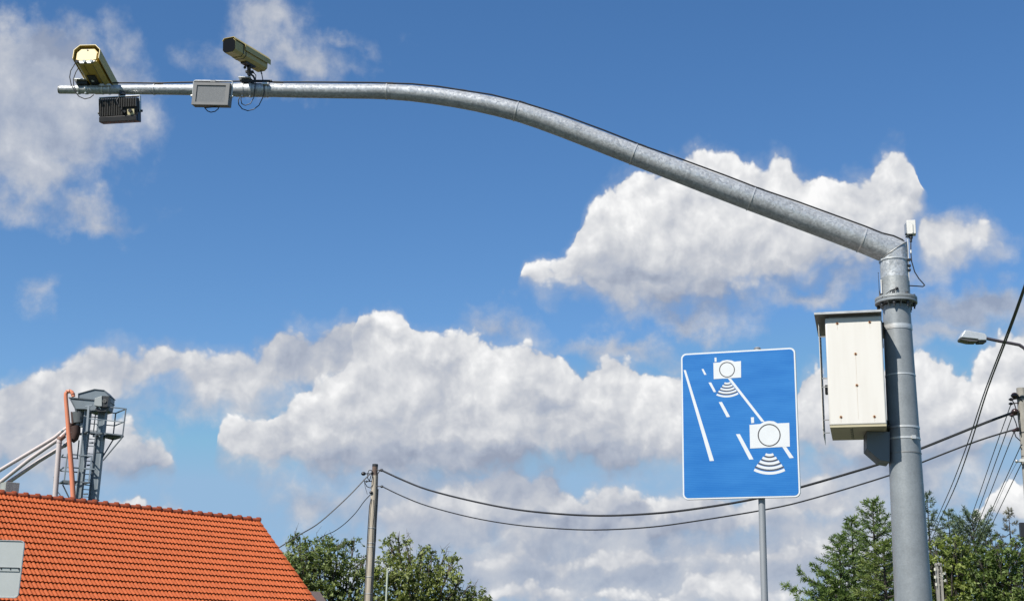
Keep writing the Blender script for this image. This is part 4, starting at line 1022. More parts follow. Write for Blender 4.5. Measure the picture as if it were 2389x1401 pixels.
pr([(722, 348), (740, 350), (748, 470), (730, 470)], -0.2, 0.3, 'side_plate', MATS['rusty_brown'])
# beams
def beam(name, segs, w_, m_=M_BLUED, par=tw):
    mb = MB()
    for a, b in segs: mb.bar(a, b, w_, w_)
    return mesh_obj(name, mb, m_, par, smooth=0)
f_, k_ = -0.75, 0.75
A1, A2, A3 = (905, 285), (1290, 320), (1105, 300)
beam('top_rail', [(T(1105, 300, f_), T(1290, 320, f_)), (T(1290, 320, f_), T(1180, 365, k_)), (T(1180, 365, k_), T(1085, 350, k_))], 0.05)
beam('mid_rail', [(T(912, 418, f_), T(1262, 455, f_)), (T(1262, 455, f_), T(1172, 492, k_)), (T(1172, 492, k_), T(1085, 485, k_))], 0.045, M_BLUE)
for a, b, w_ in (((1287, 320, f_), (1252, 602, f_), .055), ((1182, 365, k_), (1158, 578, k_), .055), ((978, 350, k_), (955, 560, k_), .045), ((1036, 345, k_), (1018, 560, k_), .045)):
    beam('rail_post', [(T(*a), T(*b))], w_)
beam('rail_post', [(T(908, 288, f_), T(888, 552, f_))], .11, MATS['light_steel'])
beam('top_rail', [(T(870, 296, f_), T(942, 284, f_))], .07, MATS['light_steel'])
beam('platform_deck', [(T(900, 556, f_+.1), T(1252, 592, f_+.1)), (T(900, 566, k_), T(1165, 632, k_)), (T(1060, 600, 0.2), T(1255, 600, f_)), (T(1165, 628, k_), T(1255, 600, f_)), (T(820, 580, 0.3), T(905, 548, f_)), (T(955, 600, 0.2), T(1050, 568, f_))], .09)
mb = MB().prism([T(1060, 606, k_), T(1165, 630, k_), T(1250, 596, f_), T(1085, 574, f_)], (0, 0, 0.03)); mesh_obj('platform_deck', mb, M_BLUED, tw, smooth=0)
beam('platform_brace', [(T(1157, 632, k_), T(1046, 815, 0.2))], .05); beam('platform_brace', [(T(1252, 608, f_), T(1050, 848, f_+.3))], .05)
# ladder between the legs
beam('ladder_rail', [(T(978, 600, -0.1), T(905, 1275, -0.1))], .07); beam('ladder_rail', [(T(908, 600, -0.1), T(832, 1275, -0.1))], .03)
for y in (400, 470, 540, 625, 668, 697, 775, 850, 895, 985, 1040, 1095, 1140, 1190, 1215, 1250):
    xl = 905-(y-600)*0.112
    if y in (668, 895, 1190): beam('ladder_rung', [(T(xl+15, y, -0.1), T(xl+58, y-2, -0.1))], .075)
    else: beam('ladder_rung', [(T(xl, y, -0.1), T(xl+72, y+5, -0.1))], .04)
# lower platform
f_, k_ = -0.8, 0.6
beam('top_rail', [(T(718, 784, f_), T(935, 800, f_)), (T(628, 812, k_), T(800, 828, k_)), (T(645, 788, f_), T(628, 812, k_)), (T(935, 800, f_), T(878, 822, k_))], .05, M_BLUE)
beam('mid_rail', [(T(665, 914, f_), T(972, 936, f_)), (T(615, 952, k_), T(790, 966, k_)), (T(650, 918, f_), T(615, 942, k_)), (T(972, 936, f_), T(880, 934, k_))], .06, M_BLUE)
for a, b in (((690, 775, f_), (655, 1062, f_)), ((936, 800, f_), (906, 1078, f_)), ((808, 640, k_), (790, 822, k_))): beam('rail_post', [(T(*a), T(*b))], .055, M_BLUE)
beam('platform_deck', [(T(605, 1078, k_), T(800, 1096, k_)), (T(648, 1054, f_), T(915, 1072, f_)), (T(630, 1066, 0), T(840, 1080, 0)), (T(605, 1080, k_), T(650, 1054, f_)), (T(830, 1094, k_), T(918, 1070, f_))], .075)
beam('platform_brace', [(T(640, 1092, 0), T(722, 1262, 0.2))], .06); beam('platform_brace', [(T(590, 1165, 0), T(648, 1245, 0))], .045)
beam('thin_post', [(T(552, 1010, 0.2), T(538, 1245, 0.2))], .03)
# orange duct
od = thing('duct', 'orange plastic duct with a hooked top running up the grain elevator', 'duct', T(752, 1268, -1.1)-Vector((0, 0, T(752, 1268, -1.1).z)))
dl = [(752, 1290), (735, 1000), (712, 700), (690, 420), (672, 200), (673, 165), (690, 143), (715, 140), (735, 152), (746, 172), (750, 196)]
dp = [T(x, y, -1.1) for x, y in dl]; dp = [g0(dp[0], 0)]+dp
mesh_obj('duct_pipe', MB().tube(dp, [27*u, 26*u, 25*u, 24*u, 22*u, 20*u, 19*u, 19*u, 19*u, 19*u, 19*u, 19*u], 16), mat('orange_pipe', (0.80, 0.27, 0.14), 0.5, 0, (0.8, 0.12, 5)), od, smooth=60)
mb = MB()
for i in (7, 8, 10): mb.ring(dp[i], dp[i]-dp[i-1], 19*u, 0.03, 0.012, 16)
mesh_obj('pipe_joint', mb, mat('pipe_joint_brown', (0.25, 0.08, 0.05), 0.6), od)
# pale spouts
M_PINK = mat('pale_pipe', (0.62, 0.54, 0.52), 0.5, 0, (1.0, 0.1, 5))
PIPES = [('upper pale pink grain pipe sloping down to the left from the elevator, topmost of three', [(690, 512), (640, 545), (560, 612), (0, 945), (-900, 1480)], -0.2, 20),
         ('middle pale pink sloping grain pipe, crossing under the topmost one', [(685, 545), (625, 612), (300, 835), (0, 1072), (-800, 1700)], -0.5, 20),
         ('lowest pale pink sloping grain pipe, ending behind the concrete chimney', [(720, 640), (660, 690), (400, 850), (110, 1052), (-700, 1620)], 0.3, 21)]
for lab, l, dy, r in PIPES:
    o = thing('grain_pipe', lab, 'pipe', T(l[0][0], l[0][1], dy), 'pale pipes of the grain elevator')
    mesh_obj('pipe_run', MB().tube([T(x, y, dy) for x, y in l], r*u, 16), M_PINK, o, smooth=60)
    mesh_obj('pipe_collar', MB().ring(T(*l[1], dy), T(*l[1], dy)-T(*l[2], dy), r*u+0.001, 0.12, 0.02, 18), MATS['light_steel'], o)
o = thing('grain_pipe', 'upright pale pink grain pipe with a rusty collar beside the elevator tower', 'pipe', g0(T(565, 1240, -0.9), 0), 'pale pipes of the grain elevator')
mesh_obj('pipe_run', MB().tube([g0(T(560, 1250, -0.9), 0), T(560, 1250, -0.9), T(608, 640, -0.9), T(622, 612, -0.9), T(672, 560, -0.7)], [26*u]*3+[24*u, 20*u], 16), M_PINK, o, smooth=60)
mesh_obj('pipe_collar', MB().tube([T(609, 636, -0.9), T(615, 622, -0.9), T(660, 592, -0.8)], [30*u, 30*u, 24*u], 16), mat('rusty_collar', (0.30, 0.17, 0.13), 0.7, 0, (6, 0.3, 4)), o)
mb = MB().ring(T(562, 1218, -0.9), (0, 0, 1), 27*u, 0.09, 0.015, 20).ring(T(606, 665, -0.9), (0, 0, 1), 27*u, 0.03, 0.01, 20)
mesh_obj('pipe_joint', mb, M_PINK, o)

# ------------------------------------------------------------------ utility poles and wires
YP = 50.0; YR = 34.0
pc = at(859.8, 1400, YP)
up_ = thing('utility_pole', 'round grey concrete utility pole in the middle with cables running down its sides', 'utility pole', (pc.x, YP, 0), 'concrete utility poles')
ptop = at(875.5, 1082, YP).z
s50 = pxm(at(870, 1200, YP))
mb = MB().tube([(pc.x, YP, z) for z in (0, 3, pc.z, (pc.z+ptop)/2, ptop-0.25)], [0.19, 0.165, 8.9*s50, 8.2*s50, 6.4*s50], 20)
mesh_obj('pole_shaft', mb, M_CONC, up_)
mesh_obj('pole_top', MB().tube([(pc.x, YP, ptop-0.42), (pc.x, YP, ptop-0.09)], 6.6*s50, 16), mat('brown_pole_top', (0.16, 0.11, 0.085), 0.85, 0, (9, 0.3, 4)), up_)
mesh_obj('pole_cap', MB().tube([(pc.x, YP, ptop-0.088), (pc.x, YP, ptop)], 6.9*s50, 16), M_DARK, up_)
def Q(l, Y=YP): return [at(x, y, Y) for x, y in l]
mesh_obj('down_cable', MB().tube(Q([(866, 1162), (862, 1180), (859, 1225), (855, 1300), (849.5, 1401), (845, 1500)], YP-0.13), 0.016, 8), M_BLACK, up_)
mesh_obj('down_cable', MB().tube(Q([(872, 1165), (873, 1200), (870, 1225), (869, 1270), (870, 1290), (864, 1401), (860, 1500)], YP-0.22), 0.014, 8), M_BLACK, up_)
mesh_obj('down_cable', MB().tube(Q([(886, 1096), (881, 1105), (880, 1150), (877, 1240), (873.5, 1300), (868.5, 1401), (864, 1500)], YP-0.08), 0.018, 8), M_BLACK, up_)
mesh_obj('down_cable', MB().tube(Q([(882, 1140), (880, 1180), (877, 1230), (876, 1262)], YP-0.02), 0.02, 8), M_BLACK, up_)
for py in (1231, 1266, 1275, 1345, 1384):
    z = at(870, py, YP).z; mesh_obj('pole_band', MB().ring((pc.x, YP, z), (0, 0, 1), 8.4*s50 if py < 1300 else 9.0*s50, 0.025, 0.008, 20), M_STEEL, up_)
mesh_obj('cable_loop', MB().tube(Q([(872, 1103), (866, 1096), (861, 1096), (857.5, 1104), (858, 1115), (862, 1121)], YP-0.1)+Q([(868, 1100), (871, 1115), (870, 1130), (864, 1137), (856, 1134), (851, 1125), (849, 1117)], YP-0.1), 0.015, 8), M_BLACK, up_)
for (x, y, s_) in ((848, 1104, 0.09), (890, 1096, 0.07), (891, 1134, 0.06), (866, 1148, 0.07), (855, 1122, 0.05)):
    mesh_obj('insulator', MB().ball(at(x, y, YP-0.1), s_, 10, 6, (1, 1, 0.8)).tube([at(x, y, YP-0.1), Vector((pc.x, YP-0.05, at(x, y, YP-0.1).z+0.02))], 0.018, 6), M_DARK, up_)
mesh_obj('thin_wire', MB().tube(Q([(849, 1117), (852, 1135), (857, 1152)], YP-0.1), 0.008, 6), M_BLACK, up_)

# right pole at the edge of the picture
pr_ = at(2389.5, 1000, YR); s34 = pxm(pr_)
rp = thing('utility_pole', 'weathered concrete utility pole with dark insulators at the right edge', 'utility pole', (pr_.x, YR, 0), 'concrete utility poles')
rtop = at(2386, 905, YR).z
mesh_obj('pole_shaft', MB().tube([(pr_.x, YR, z) for z in (0, 3, 6, rtop)], [0.19, 0.165, 0.14, 10.5*s34], 20), M_CONCW, rp)
for z in (rtop-0.25, rtop-1.15, rtop-1.75): mesh_obj('pole_band', MB().ring((pr_.x, YR, z), (0, 0, 1), 0.118, 0.03, 0.01, 18), M_DARK, rp)
INS = [(2367, 922, .11), (2359, 931, .06), (2358.5, 941, .055), (2368, 960, .12), (2361, 968, .065), (2366, 1004, .06), (2374, 1001, .08)]
for (x, y, s_) in INS:
    c = at(x, y, YR-0.05)
    mb = MB().ball(c, s_*0.8, 10, 6, (1, 1, 0.9)); mb.ring(c, (0, 0, 1), s_*0.7, 0.03, 0.02, 12)
    mb.tube([c, Vector((pr_.x-0.05, YR-0.05, c.z+0.03))], 0.014, 6)
    mesh_obj('insulator', mb, mat('brown_insulator', (0.05, 0.025, 0.022), 0.25), rp)
for l in ([(2360, 931), (2366, 940), (2370, 952)], [(2363, 968), (2370, 985), (2374, 1000)], [(2366, 1006), (2370, 1018), (2381, 1028)], [(2374, 955), (2376, 980), (2380, 1010)], [(2372, 925), (2380, 929), (2385, 934)]):
    mesh_obj('jumper_wire', MB().tube(Q(l, YR-0.12), 0.014, 6), M_BLACK, rp)
mesh_obj('insulator', MB().ball(at(2372, 1075, YR-0.1), 0.045).tube(Q([(2371, 1075), (2384, 1077)], YR-0.1), 0.02, 6), M_ALU, rp)
mesh_obj('white_clip', MB().box(at(2385, 1073, YR-0.15), (0.12, 0.05, 0.07)), M_WHITE, rp)
mesh_obj('lower_clamp', MB().box(at(2387, 1235, YR-0.12), (0.16, 0.1, 0.35)), M_DARK, rp)

# far stub poles in front of the trees
YS = 52.0
st1 = at(2194, 1400, YS)
sp_ = thing('utility_pole', 'short weathered concrete pole with white insulators before the bushes right of the mast', 'utility pole', (st1.x, YS, 0), 'concrete utility poles')
s1t = at(2190, 1320, YS).z; s62 = pxm(st1)
mb = MB().box((st1.x-4.3*s62, YS, s1t/2), (4.2*s62, 0.22, s1t)).box((st1.x+4.3*s62, YS, s1t/2), (5.0*s62, 0.22, s1t)).box((st1.x, YS+0.03, s1t/2), (5*s62, 0.12, s1t-0.01))
mesh_obj('pole_shaft', mb, M_CONCW, sp_, smooth=0)
mesh_obj('pole_head', MB().box((st1.x, YS, s1t+0.06), (14*s62, 0.26, 0.12)), M_CONCW, sp_, bevel=0.03)
for (x, y) in ((2181.5, 1327), (2204, 1336), (2182, 1345), (2205.5, 1353), (2184.5, 1362), (2199, 1341)):
    c = at(x, y, YS-0.1); mesh_obj('insulator', MB().tube([c-Vector((0, 0, 0.05)), c+Vector((0, 0, 0.05))], 0.04 if x != 2199 else 0.03, 10).tube([c, Vector((st1.x, YS-0.1, c.z-0.02))], 0.012, 6), mat('white_insulator', (0.75, 0.73, 0.62), 0.25), sp_)
YS2 = 60.0
st2 = at(2028, 1400, YS2)
s2_ = thing('utility_pole', 'top of a small concrete post just showing at the bottom edge left of the mast', 'post', (st2.x, YS2, 0))
mesh_obj('pole_shaft', MB().box((st2.x-0.07, YS2, at(2028, 1385, YS2).z/2), (0.10, 0.2, at(2028, 1385, YS2).z)).box((st2.x+0.06, YS2, at(2028, 1383, YS2).z/2), (0.13, 0.2, at(2028, 1383, YS2).z)), M_CONCW, s2_, smooth=0)

# pale thin post near the central pole
YG = 47.0; gp = at(901, 1400, YG); gt_ = at(904.5, 1332, YG)
gpo = thing('thin_post', 'thin pale green metal post with a small hook in front of the walnut tree', 'post', (gp.x, YG, 0))
M_PG = mat('pale_green_paint', (0.55, 0.60, 0.47), 0.5, 0, (6, 0.1, 3))
mesh_obj('post_tube', MB().tube([(gp.x, YG, 0), (gp.x, YG, gt_.z)], 0.032, 12), M_PG, gpo)
hk = [at(x, y, YG) for x, y in ((904.5, 1332), (904, 1327), (907, 1324.5), (910.5, 1326), (910, 1330), (907, 1331))]
hk = [p+Vector((gp.x-gt_.x, 0, 0)) for p in hk]
mesh_obj('hook', MB().tube(hk, 0.022, 8), M_PG, gpo)

# wires
def wire(label, pts, r, name='overhead_wire', grp='overhead wires', cat='wire'):
    o = mesh_obj(name, MB().tube(pts, r, 6), M_BLACK, smooth=60)
    return tag(o, label, cat, grp)
def vspan(l, A, B):
    """photo points on the vertical plane through the ground points A and B"""
    A, B = Vector((A[0], A[1], 0)), Vector((B[0], B[1], 0)); d = (B-A).normalized(); n = Vector((-d.y, d.x, 0))
    return [onplane(x, y, A, n) for x, y in l]
import itertools
def smoothl(l, k=4):
    out = []
    for i in range(len(l)-1):
        p0, p1, p2, p3 = l[max(i-1, 0)], l[i], l[i+1], l[min(i+2, len(l)-1)]
        for j in range(k):
            t = j/k
            out.append(tuple(0.5*((2*p1[c])+(-p0[c]+p2[c])*t+(2*p0[c]-5*p1[c]+4*p2[c]-p3[c])*t*t+(-p0[c]+3*p1[c]-3*p2[c]+p3[c])*t**3) for c in (0, 1)))
    return out+[l[-1]]
PA, PB = (pc.x, YP-0.1), (pr_.x, YR-0.05)
W1 = [(890, 1096), (940, 1119), (1000, 1142), (1100, 1167.5), (1200, 1187), (1300, 1197.5), (1400, 1202), (1500, 1198.5), (1600, 1189), (1745, 1166), (1870, 1135), (2060, 1079), (2150, 1045), (2300, 985), (2366, 961)]
W2 = [(892, 1134), (940, 1157), (1000, 1180), (1100, 1206), (1200, 1223), (1300, 1232), (1390, 1235), (1500, 1230), (1600, 1218), (1790, 1187), (1900, 1161), (2075, 1108), (2150, 1078), (2280, 1028), (2374, 999)]
wire('upper thick black cable sagging between the central pole and the right edge pole', vspan(smoothl(W1), PA, PB), 0.034)
wire('lower thinner cable sagging between the central pole and the right edge pole', vspan(smoothl(W2), PA, PB), 0.022)
wl_ = [(868, 1100), (850, 1118), (820, 1150), (780, 1188), (740, 1222), (705, 1243), (680, 1258), (650, 1277), (630, 1290)]
lend = at(630, 1290, 48.5)
wire('black cable dropping left from the central pole to the house with the orange roof', vspan(smoothl(wl_), (pc.x, YP-0.1), (lend.x, lend.y)), 0.022)
wl2 = [(867, 1150), (850, 1168), (830, 1195), (805, 1220), (780, 1238), (760, 1247), (742, 1258), (720, 1275)]
lend = at(720, 1275, 60)
wire('thin cable dropping left from the central pole into the top of the walnut tree', vspan(smoothl(wl2), (pc.x, YP-0.1), (lend.x, lend.y)), 0.016)
# steep pair and thin bundle running back to the far stub pole
def to_road(pts, dz):
    """carry a wire on, in its own vertical plane, to the pole behind the viewer"""
    a, b = pts[0], pts[-1]; d = Vector((a.x-b.x, a.y-b.y, 0)); d = d/abs(d.y); out = []
    for k in range(8, 0, -1):
        t = k/8; p = a-d*0; L = t*44.0
        out.append(Vector((a.x+d.x*L, a.y-L, a.z+dz*(0.55*t+0.45*t*t))))
    return out+pts
def back(l, Y0, Y1):
    """depth grows along the wire so that it stays straight in plan"""
    a = at(l[0][0], l[0][1], Y0); b = at(l[-1][0], l[-1][1], Y1)
    return vspan(smoothl(l), (a.x, a.y), (b.x, b.y))
S1 = [(2432, 540), (2389, 668), (2352, 770), (2300, 905), (2262, 1020), (2225, 1120), (2188, 1205), (2164, 1262), (2148, 1300)]
S2 = [(2434, 540), (2391, 672), (2354, 776), (2304, 908), (2268, 1024), (2233, 1124), (2194, 1210), (2172, 1262), (2156, 1300)]
wire('left one of the close pair of steep black wires crossing the street lamp arm', to_road(back(S1, 14.0, 60.0), 2.0), 0.011)
wire('right one of the close pair of steep black wires crossing the street lamp arm', to_road(back(S2, 14.0, 60.0), 1.8), 0.013)
we_ = to_road(back(S1, 14.0, 60.0), 2.0)[0]
np_ = thing('utility_pole', 'round concrete utility pole on the far verge of the road, outside the photo', 'utility pole', (we_.x-0.16, we_.y, 0), 'concrete utility poles')
mesh_obj('pole_shaft', MB().tube([(we_.x-0.16, we_.y, 0), (we_.x-0.16, we_.y, we_.z+0.4)], [0.2, 0.13], 20), M_CONC, np_)
mesh_obj('insulator', MB().ball(we_, 0.06).tube([we_, we_-Vector((0.1, 0, 0))], 0.02, 6), M_DARK, np_)
T_ = [([(2359, 941), (2320, 1050), (2290, 1137), (2264, 1211), (2234, 1300)], 'first'), ([(2362, 969), (2330, 1057), (2300, 1141), (2275, 1211), (2244, 1300)], 'second'),
      ([(2366, 1006), (2340, 1072), (2310, 1150), (2284, 1216), (2252, 1300)], 'third'), ([(2381, 1040), (2350, 1108), (2322, 1170), (2298, 1225), (2266, 1300)], 'fourth'),
      ([(2384, 1078), (2360, 1128), (2334, 1182), (2309, 1234), (2278, 1300)], 'fifth'), ([(2373, 1076), (2350, 1120), (2325, 1175), (2303, 1226), (2272, 1300)], 'sixth')]
for i, (l, nme) in enumerate(T_):
    wire('%s from the left of the six thin wires between right edge pole and trees' % nme, back(l, YR-0.1, 57.5), 0.0125 if i < 5 else 0.006)

# ------------------------------------------------------------------ street lamp
YL = 33.0
def L_(x, y, dy=0): return at(x, y, YL+dy)
sl_ = thing('street_lamp', 'street lamp with a flat silver head on a dark curved arm', 'street lamp', (at(2436, 900, YL).x, YL, 0))
head = [(2242, 786), (2252, 769), (2298, 777), (2303, 783), (2302, 793), (2284, 793), (2282, 790)]
mb = MB().prism([L_(x, y, -0.13) for x, y in head], (0, 0.30, 0))
hd = mesh_obj('lamp_head', mb, mat('lamp_silver', (0.70, 0.72, 0.74), 0.35, 0.3, (12, 0.15, 4)), sl_, bevel=0.015, smooth=40)
mb = MB().prism([L_(x, y, -0.12) for x, y in [(2241, 788), (2283, 793), (2280, 797), (2262, 796.5), (2243, 792)]], (0, 0.28, 0))
mesh_obj('lamp_glass', mb, mat('lamp_glass', (0.10, 0.095, 0.09), 0.2), sl_, bevel=0.01, smooth=40)
mb = MB().prism([L_(x, y, -0.10) for x, y in [(2282, 794), (2302, 794), (2301, 797.5), (2284, 798)]], (0, 0.24, 0))
mesh_obj('gear_cover', mb, M_DARK, sl_, smooth=0)
M_LARM = mat('dark_lamp_arm', (0.10, 0.085, 0.10), 0.5, 0.3)
apx = [(2302, 789), (2330, 795), (2360, 800.5), (2378, 804), (2390, 812), (2400, 828), (2404, 850)]
ap = [L_(x, y) for x, y in apx]
mx_ = ap[-1].x+0.03
mesh_obj('lamp_arm', MB().tube(ap+[Vector((mx_, YL, ap[-1].z-0.3))], 0.040, 12), M_LARM, sl_, smooth=60)
mesh_obj('lamp_mast', MB().tube([(mx_, YL, 0), (mx_, YL, 3), (mx_, YL, ap[-1].z-0.25)], [0.085, 0.075, 0.05], 16), M_LARM, sl_)
# ------------------------------------------------------------------ trees
import numpy as np
rng = np.random.default_rng(11)
def leaf_mat(name, c1_, c2_, c3_, trans=0.35, scale=0.9):
    m = bpy.data.materials.new(name); m.use_nodes = True; t = m.node_tree; t.nodes.clear(); g = G(t)
    geo = N(t, 'ShaderNodeNewGeometry')
    co = N(t, 'ShaderNodeTexCoord').outputs['Object']
    n = N(t, 'ShaderNodeTexNoise'); t.links.new(co, n.inputs['Vector']); n.inputs['Scale'].default_value = scale; n.inputs['Detail'].default_value = 3
    f = g.m('ADD', g.m('MULTIPLY', g.step(n.outputs[0], 0.35, 0.65), 0.55), g.m('MULTIPLY', geo.outputs['Random Per Island'], 0.45))
    c = g.mixc(g.step(f, 0.0, 0.55), (*c1_, 1), (*c2_, 1)); c = g.mixc(g.step(f, 0.55, 1.0), c, (*c3_, 1))
    d = N(t, 'ShaderNodeBsdfPrincipled'); t.links.new(c, d.inputs['Base Color']); d.inputs['Roughness'].default_value = 0.55; d.inputs['Specular IOR Level'].default_value = 0.35
    tr = N(t, 'ShaderNodeBsdfTranslucent'); t.links.new(g.v('MULTIPLY', c, (1.2, 1.3, 0.6)), tr.inputs[0])
    mx_ = N(t, 'ShaderNodeMixShader'); mx_.inputs[0].default_value = trans; t.links.new(d.outputs[0], mx_.inputs[1]); t.links.new(tr.outputs[0], mx_.inputs[2])
    o = N(t, 'ShaderNodeOutputMaterial'); t.links.new(mx_.outputs[0], o.inputs[0]); return m
M_BARK = mat('bark', (0.11, 0.085, 0.06), 0.9, 0, (6, 0.4, 6), (20, 1.0))
M_BARKD = mat('dark_bark', (0.055, 0.045, 0.04), 0.9, 0, (6, 0.4, 6))

def np_mesh(name, V, Fq, m_, parent, smooth=False):
    base = Vector(parent['_o'])
    me = bpy.data.meshes.new(name)
    V = V-np.array(base); nv = len(V); k = Fq.shape[1]; nf_ = len(Fq)
    me.vertices.add(nv); me.vertices.foreach_set('co', V.astype('f').ravel())
    me.loops.add(nf_*k); me.loops.foreach_set('vertex_index', Fq.astype('i').ravel())
    me.polygons.add(nf_); me.polygons.foreach_set('loop_start', (np.arange(nf_)*k).astype('i')); 
    me.update(calc_edges=True); me.validate()
    me.materials.append(m_)
    o = bpy.data.objects.new(name, me); col.objects.link(o); o.parent = parent; o['_o'] = tuple(base); return o

def quads(C, A, B, L, Wd, fold=0.0):
    """leaf blades: centre C, long axis A, side axis B, length L, width Wd -> 6-point leaves as 2 quads"""
    n = len(C); L = L[:, None]; Wd = Wd[:, None]; Nn = np.cross(A, B)
    p0 = C-A*L*0.5; p3 = C+A*L*0.5
    p1 = C-A*L*0.08+B*Wd*0.5+Nn*Wd*fold; p5 = C-A*L*0.08-B*Wd*0.5+Nn*Wd*fold
    V = np.stack([p0, p1, p3, p5], 1).reshape(-1, 3)
    F_ = np.arange(n*4).reshape(n, 4)
    return V, F_
def unit(v): return v/np.maximum(np.linalg.norm(v, axis=-1, keepdims=True), 1e-9)

def leaf_cloud(lobes, dens_, leaf, drape=0.5, twig=0.33, per=11, edge=0.75):
    """lobes (x,y,z,r): clumps of drooping leaf sprays gathered on and inside ragged lobes"""
    Cs, As, Bs = [], [], []
    for (x, y, z, r) in lobes:
        nt_ = max(6, int(dens_*r*r))
        d = unit(rng.normal(size=(nt_, 3))); rad_ = r*(edge+(1-edge)*rng.random(nt_)**0.5*1.0)*(0.72+0.5*rng.random(nt_))
        # lobes are lumpy: radius modulated by smooth noise of direction
        lump = np.array([noise.noise(Vector((float(a)*1.9+x, float(b)*1.9+y, float(c)*1.9+z))) for a, b, c in d])
        rad_ = rad_*(1+0.38*lump)
        keep = lump > -0.42; d, rad_ = d[keep], rad_[keep]; nt_ = len(d)
        c = np.array([x, y, z])+d*rad_[:, None]*np.array([1, 1, 0.88])
        out = unit(d*0.9+np.array([0, 0, 0.25])+rng.normal(size=(nt_, 3))*0.35)
        for i in range(per):
            t = i/per
            p = c+out*(twig*r**0.3*(t-0.4))[..., None] if False else c+out*(twig*(t-0.35))-np.array([0, 0, 1])*(twig*0.45*t*t)
            p = p+rng.normal(size=(nt_, 3))*twig*0.13
            side = unit(np.cross(out, rng.normal(size=(nt_, 3))))
            a = unit(side*0.8+out*0.5-np.array([0, 0, drape])+rng.normal(size=(nt_, 3))*0.25)
            b = unit(np.cross(a, unit(rng.normal(size=(nt_, 3))*0.6+np.array([0, 0, 1]))))
            Cs.append(p); As.append(a); Bs.append(b)
    C, A_, B_ = map(np.concatenate, (Cs, As, Bs)); n = len(C)
    return quads(C, A_, B_, leaf*(0.7+0.6*rng.random(n)), leaf*0.42*(0.7+0.6*rng.random(n)), 0.12)

def broadleaf(label, group, px_lobes, Y, mat_, dens_, leaf, depth=1.0, base_px=None, twigs=None, per=11, name='walnut_tree', cat='tree', drape=0.5, spread=0.8, bark=None):
    lobes = []
    for (px, py, r) in px_lobes:
        for k in range(2 if r > 25 else 1):
            dy = (random.random()-0.5)*2*spread
            p = at(px, py, Y+dy); lobes.append((p.x+random.uniform(-.05, .05), p.y, p.z, r*pxm(p)))
    cxm = sum(l[0] for l in lobes)/len(lobes)
    bx_ = at(base_px, 1400, Y).x if base_px else cxm
    t = thing(name, label, cat, (bx_, Y, 0), group)
    # fill the lower crown down to near the ground
    zmin = min(l[2]-l[3] for l in lobes); zt_m = max(l[2] for l in lobes)
    wid_ = max(l[0] for l in lobes)-min(l[0] for l in lobes)
    low = []
    z = zmin
    while z > 1.3:
        for k in range(max(3, int(wid_*0.9))):
            low.append((cxm+random.uniform(-0.5, 0.5)*wid_*(0.75+0.1*z/3), Y+random.uniform(-1, 1)*spread*1.2, z, 0.75))
        z -= 0.9
    V, F_ = leaf_cloud(lobes, dens_, leaf, drape, per=per)
    V2, F2 = leaf_cloud(low, dens_*0.6, leaf, drape, per=per) if low else (V[:0], F_[:0])
    np_mesh('crown', np.concatenate([V, V2]), np.concatenate([F_, F2+len(V)]), mat_, t)
    mb = MB(); fork = Vector((bx_, Y, 1.9))
    mb.tube([(bx_, Y, 0), (bx_+0.03, Y, 1.0), fork], [0.24, 0.19, 0.17], 12)
    for (x, y, z, r) in lobes:
        e = Vector((x, y, z+r*0.3)); m1 = fork.lerp(e, 0.4)+Vector((random.uniform(-.2, .2), random.uniform(-.2, .2), 0.35)); m2 = fork.lerp(e, 0.75)+Vector((random.uniform(-.15, .15), 0, 0.2))
        mb.tube([fork, m1, m2, e], [0.09, 0.055, 0.03, 0.010], 6)
        for q in range(4):
            s = e+Vector((random.uniform(-1, 1), random.uniform(-1, 1), random.uniform(-.3, 1)))*r*0.75
            mb.tube([m2.lerp(e, random.random()), s], [0.018, 0.006], 5)
    if twigs:
        for (x0, y0, x1_, y1_) in twigs:
            a = at(x0, y0, Y); b = at(x1_, y1_, Y); mm = a.lerp(b, 0.5)+Vector((random.uniform(-.06, .06), 0, random.uniform(-.04, .08)))
            mb.tube([a, mm, b], [0.014, 0.010, 0.005], 5)
            for q in range(3):
                s = a.lerp(b, random.uniform(0.3, 0.9)); mb.tube([s, s+Vector((random.uniform(-.25, .25), 0, random.uniform(-0.05, .3)))], [0.007, 0.003], 4)
    mesh_obj('trunk', mb, bark or M_BARK, t, smooth=60)
    return t

M_LF1 = leaf_mat('walnut_leaves', (0.080, 0.105, 0.032), (0.165, 0.195, 0.058), (0.290, 0.320, 0.125), 0.38)
M_LF2 = leaf_mat('walnut_leaves_dark', (0.070, 0.100, 0.036), (0.150, 0.190, 0.064), (0.270, 0.310, 0.135), 0.38)
YW = 58.0
broadleaf('leafy green walnut tree between the orange roof and the round concrete utility pole', 'broadleaf trees',
    [(690,1250,13),(700,1268,13),(683,1262,8),(712,1262,10),(672,1290,20),(700,1300,30),(735,1275,22),(762,1268,20),(790,1270,22),(812,1278,18),(828,1262,12),(780,1300,34),(735,1310,36),(690,1335,40),(745,1350,44),(800,1335,30),(835,1318,24),(850,1352,30),(850,1300,14),
     (705,1385,50),(765,1400,50),(820,1400,44),(740,1450,60),(815,1460,60),(850,1420,35)],
    YW, M_LF2, 85, 0.18, base_px=770, twigs=[(745,1262,738,1240),(752,1262,758,1243),(775,1258,770,1240),(690,1245,692,1232)])
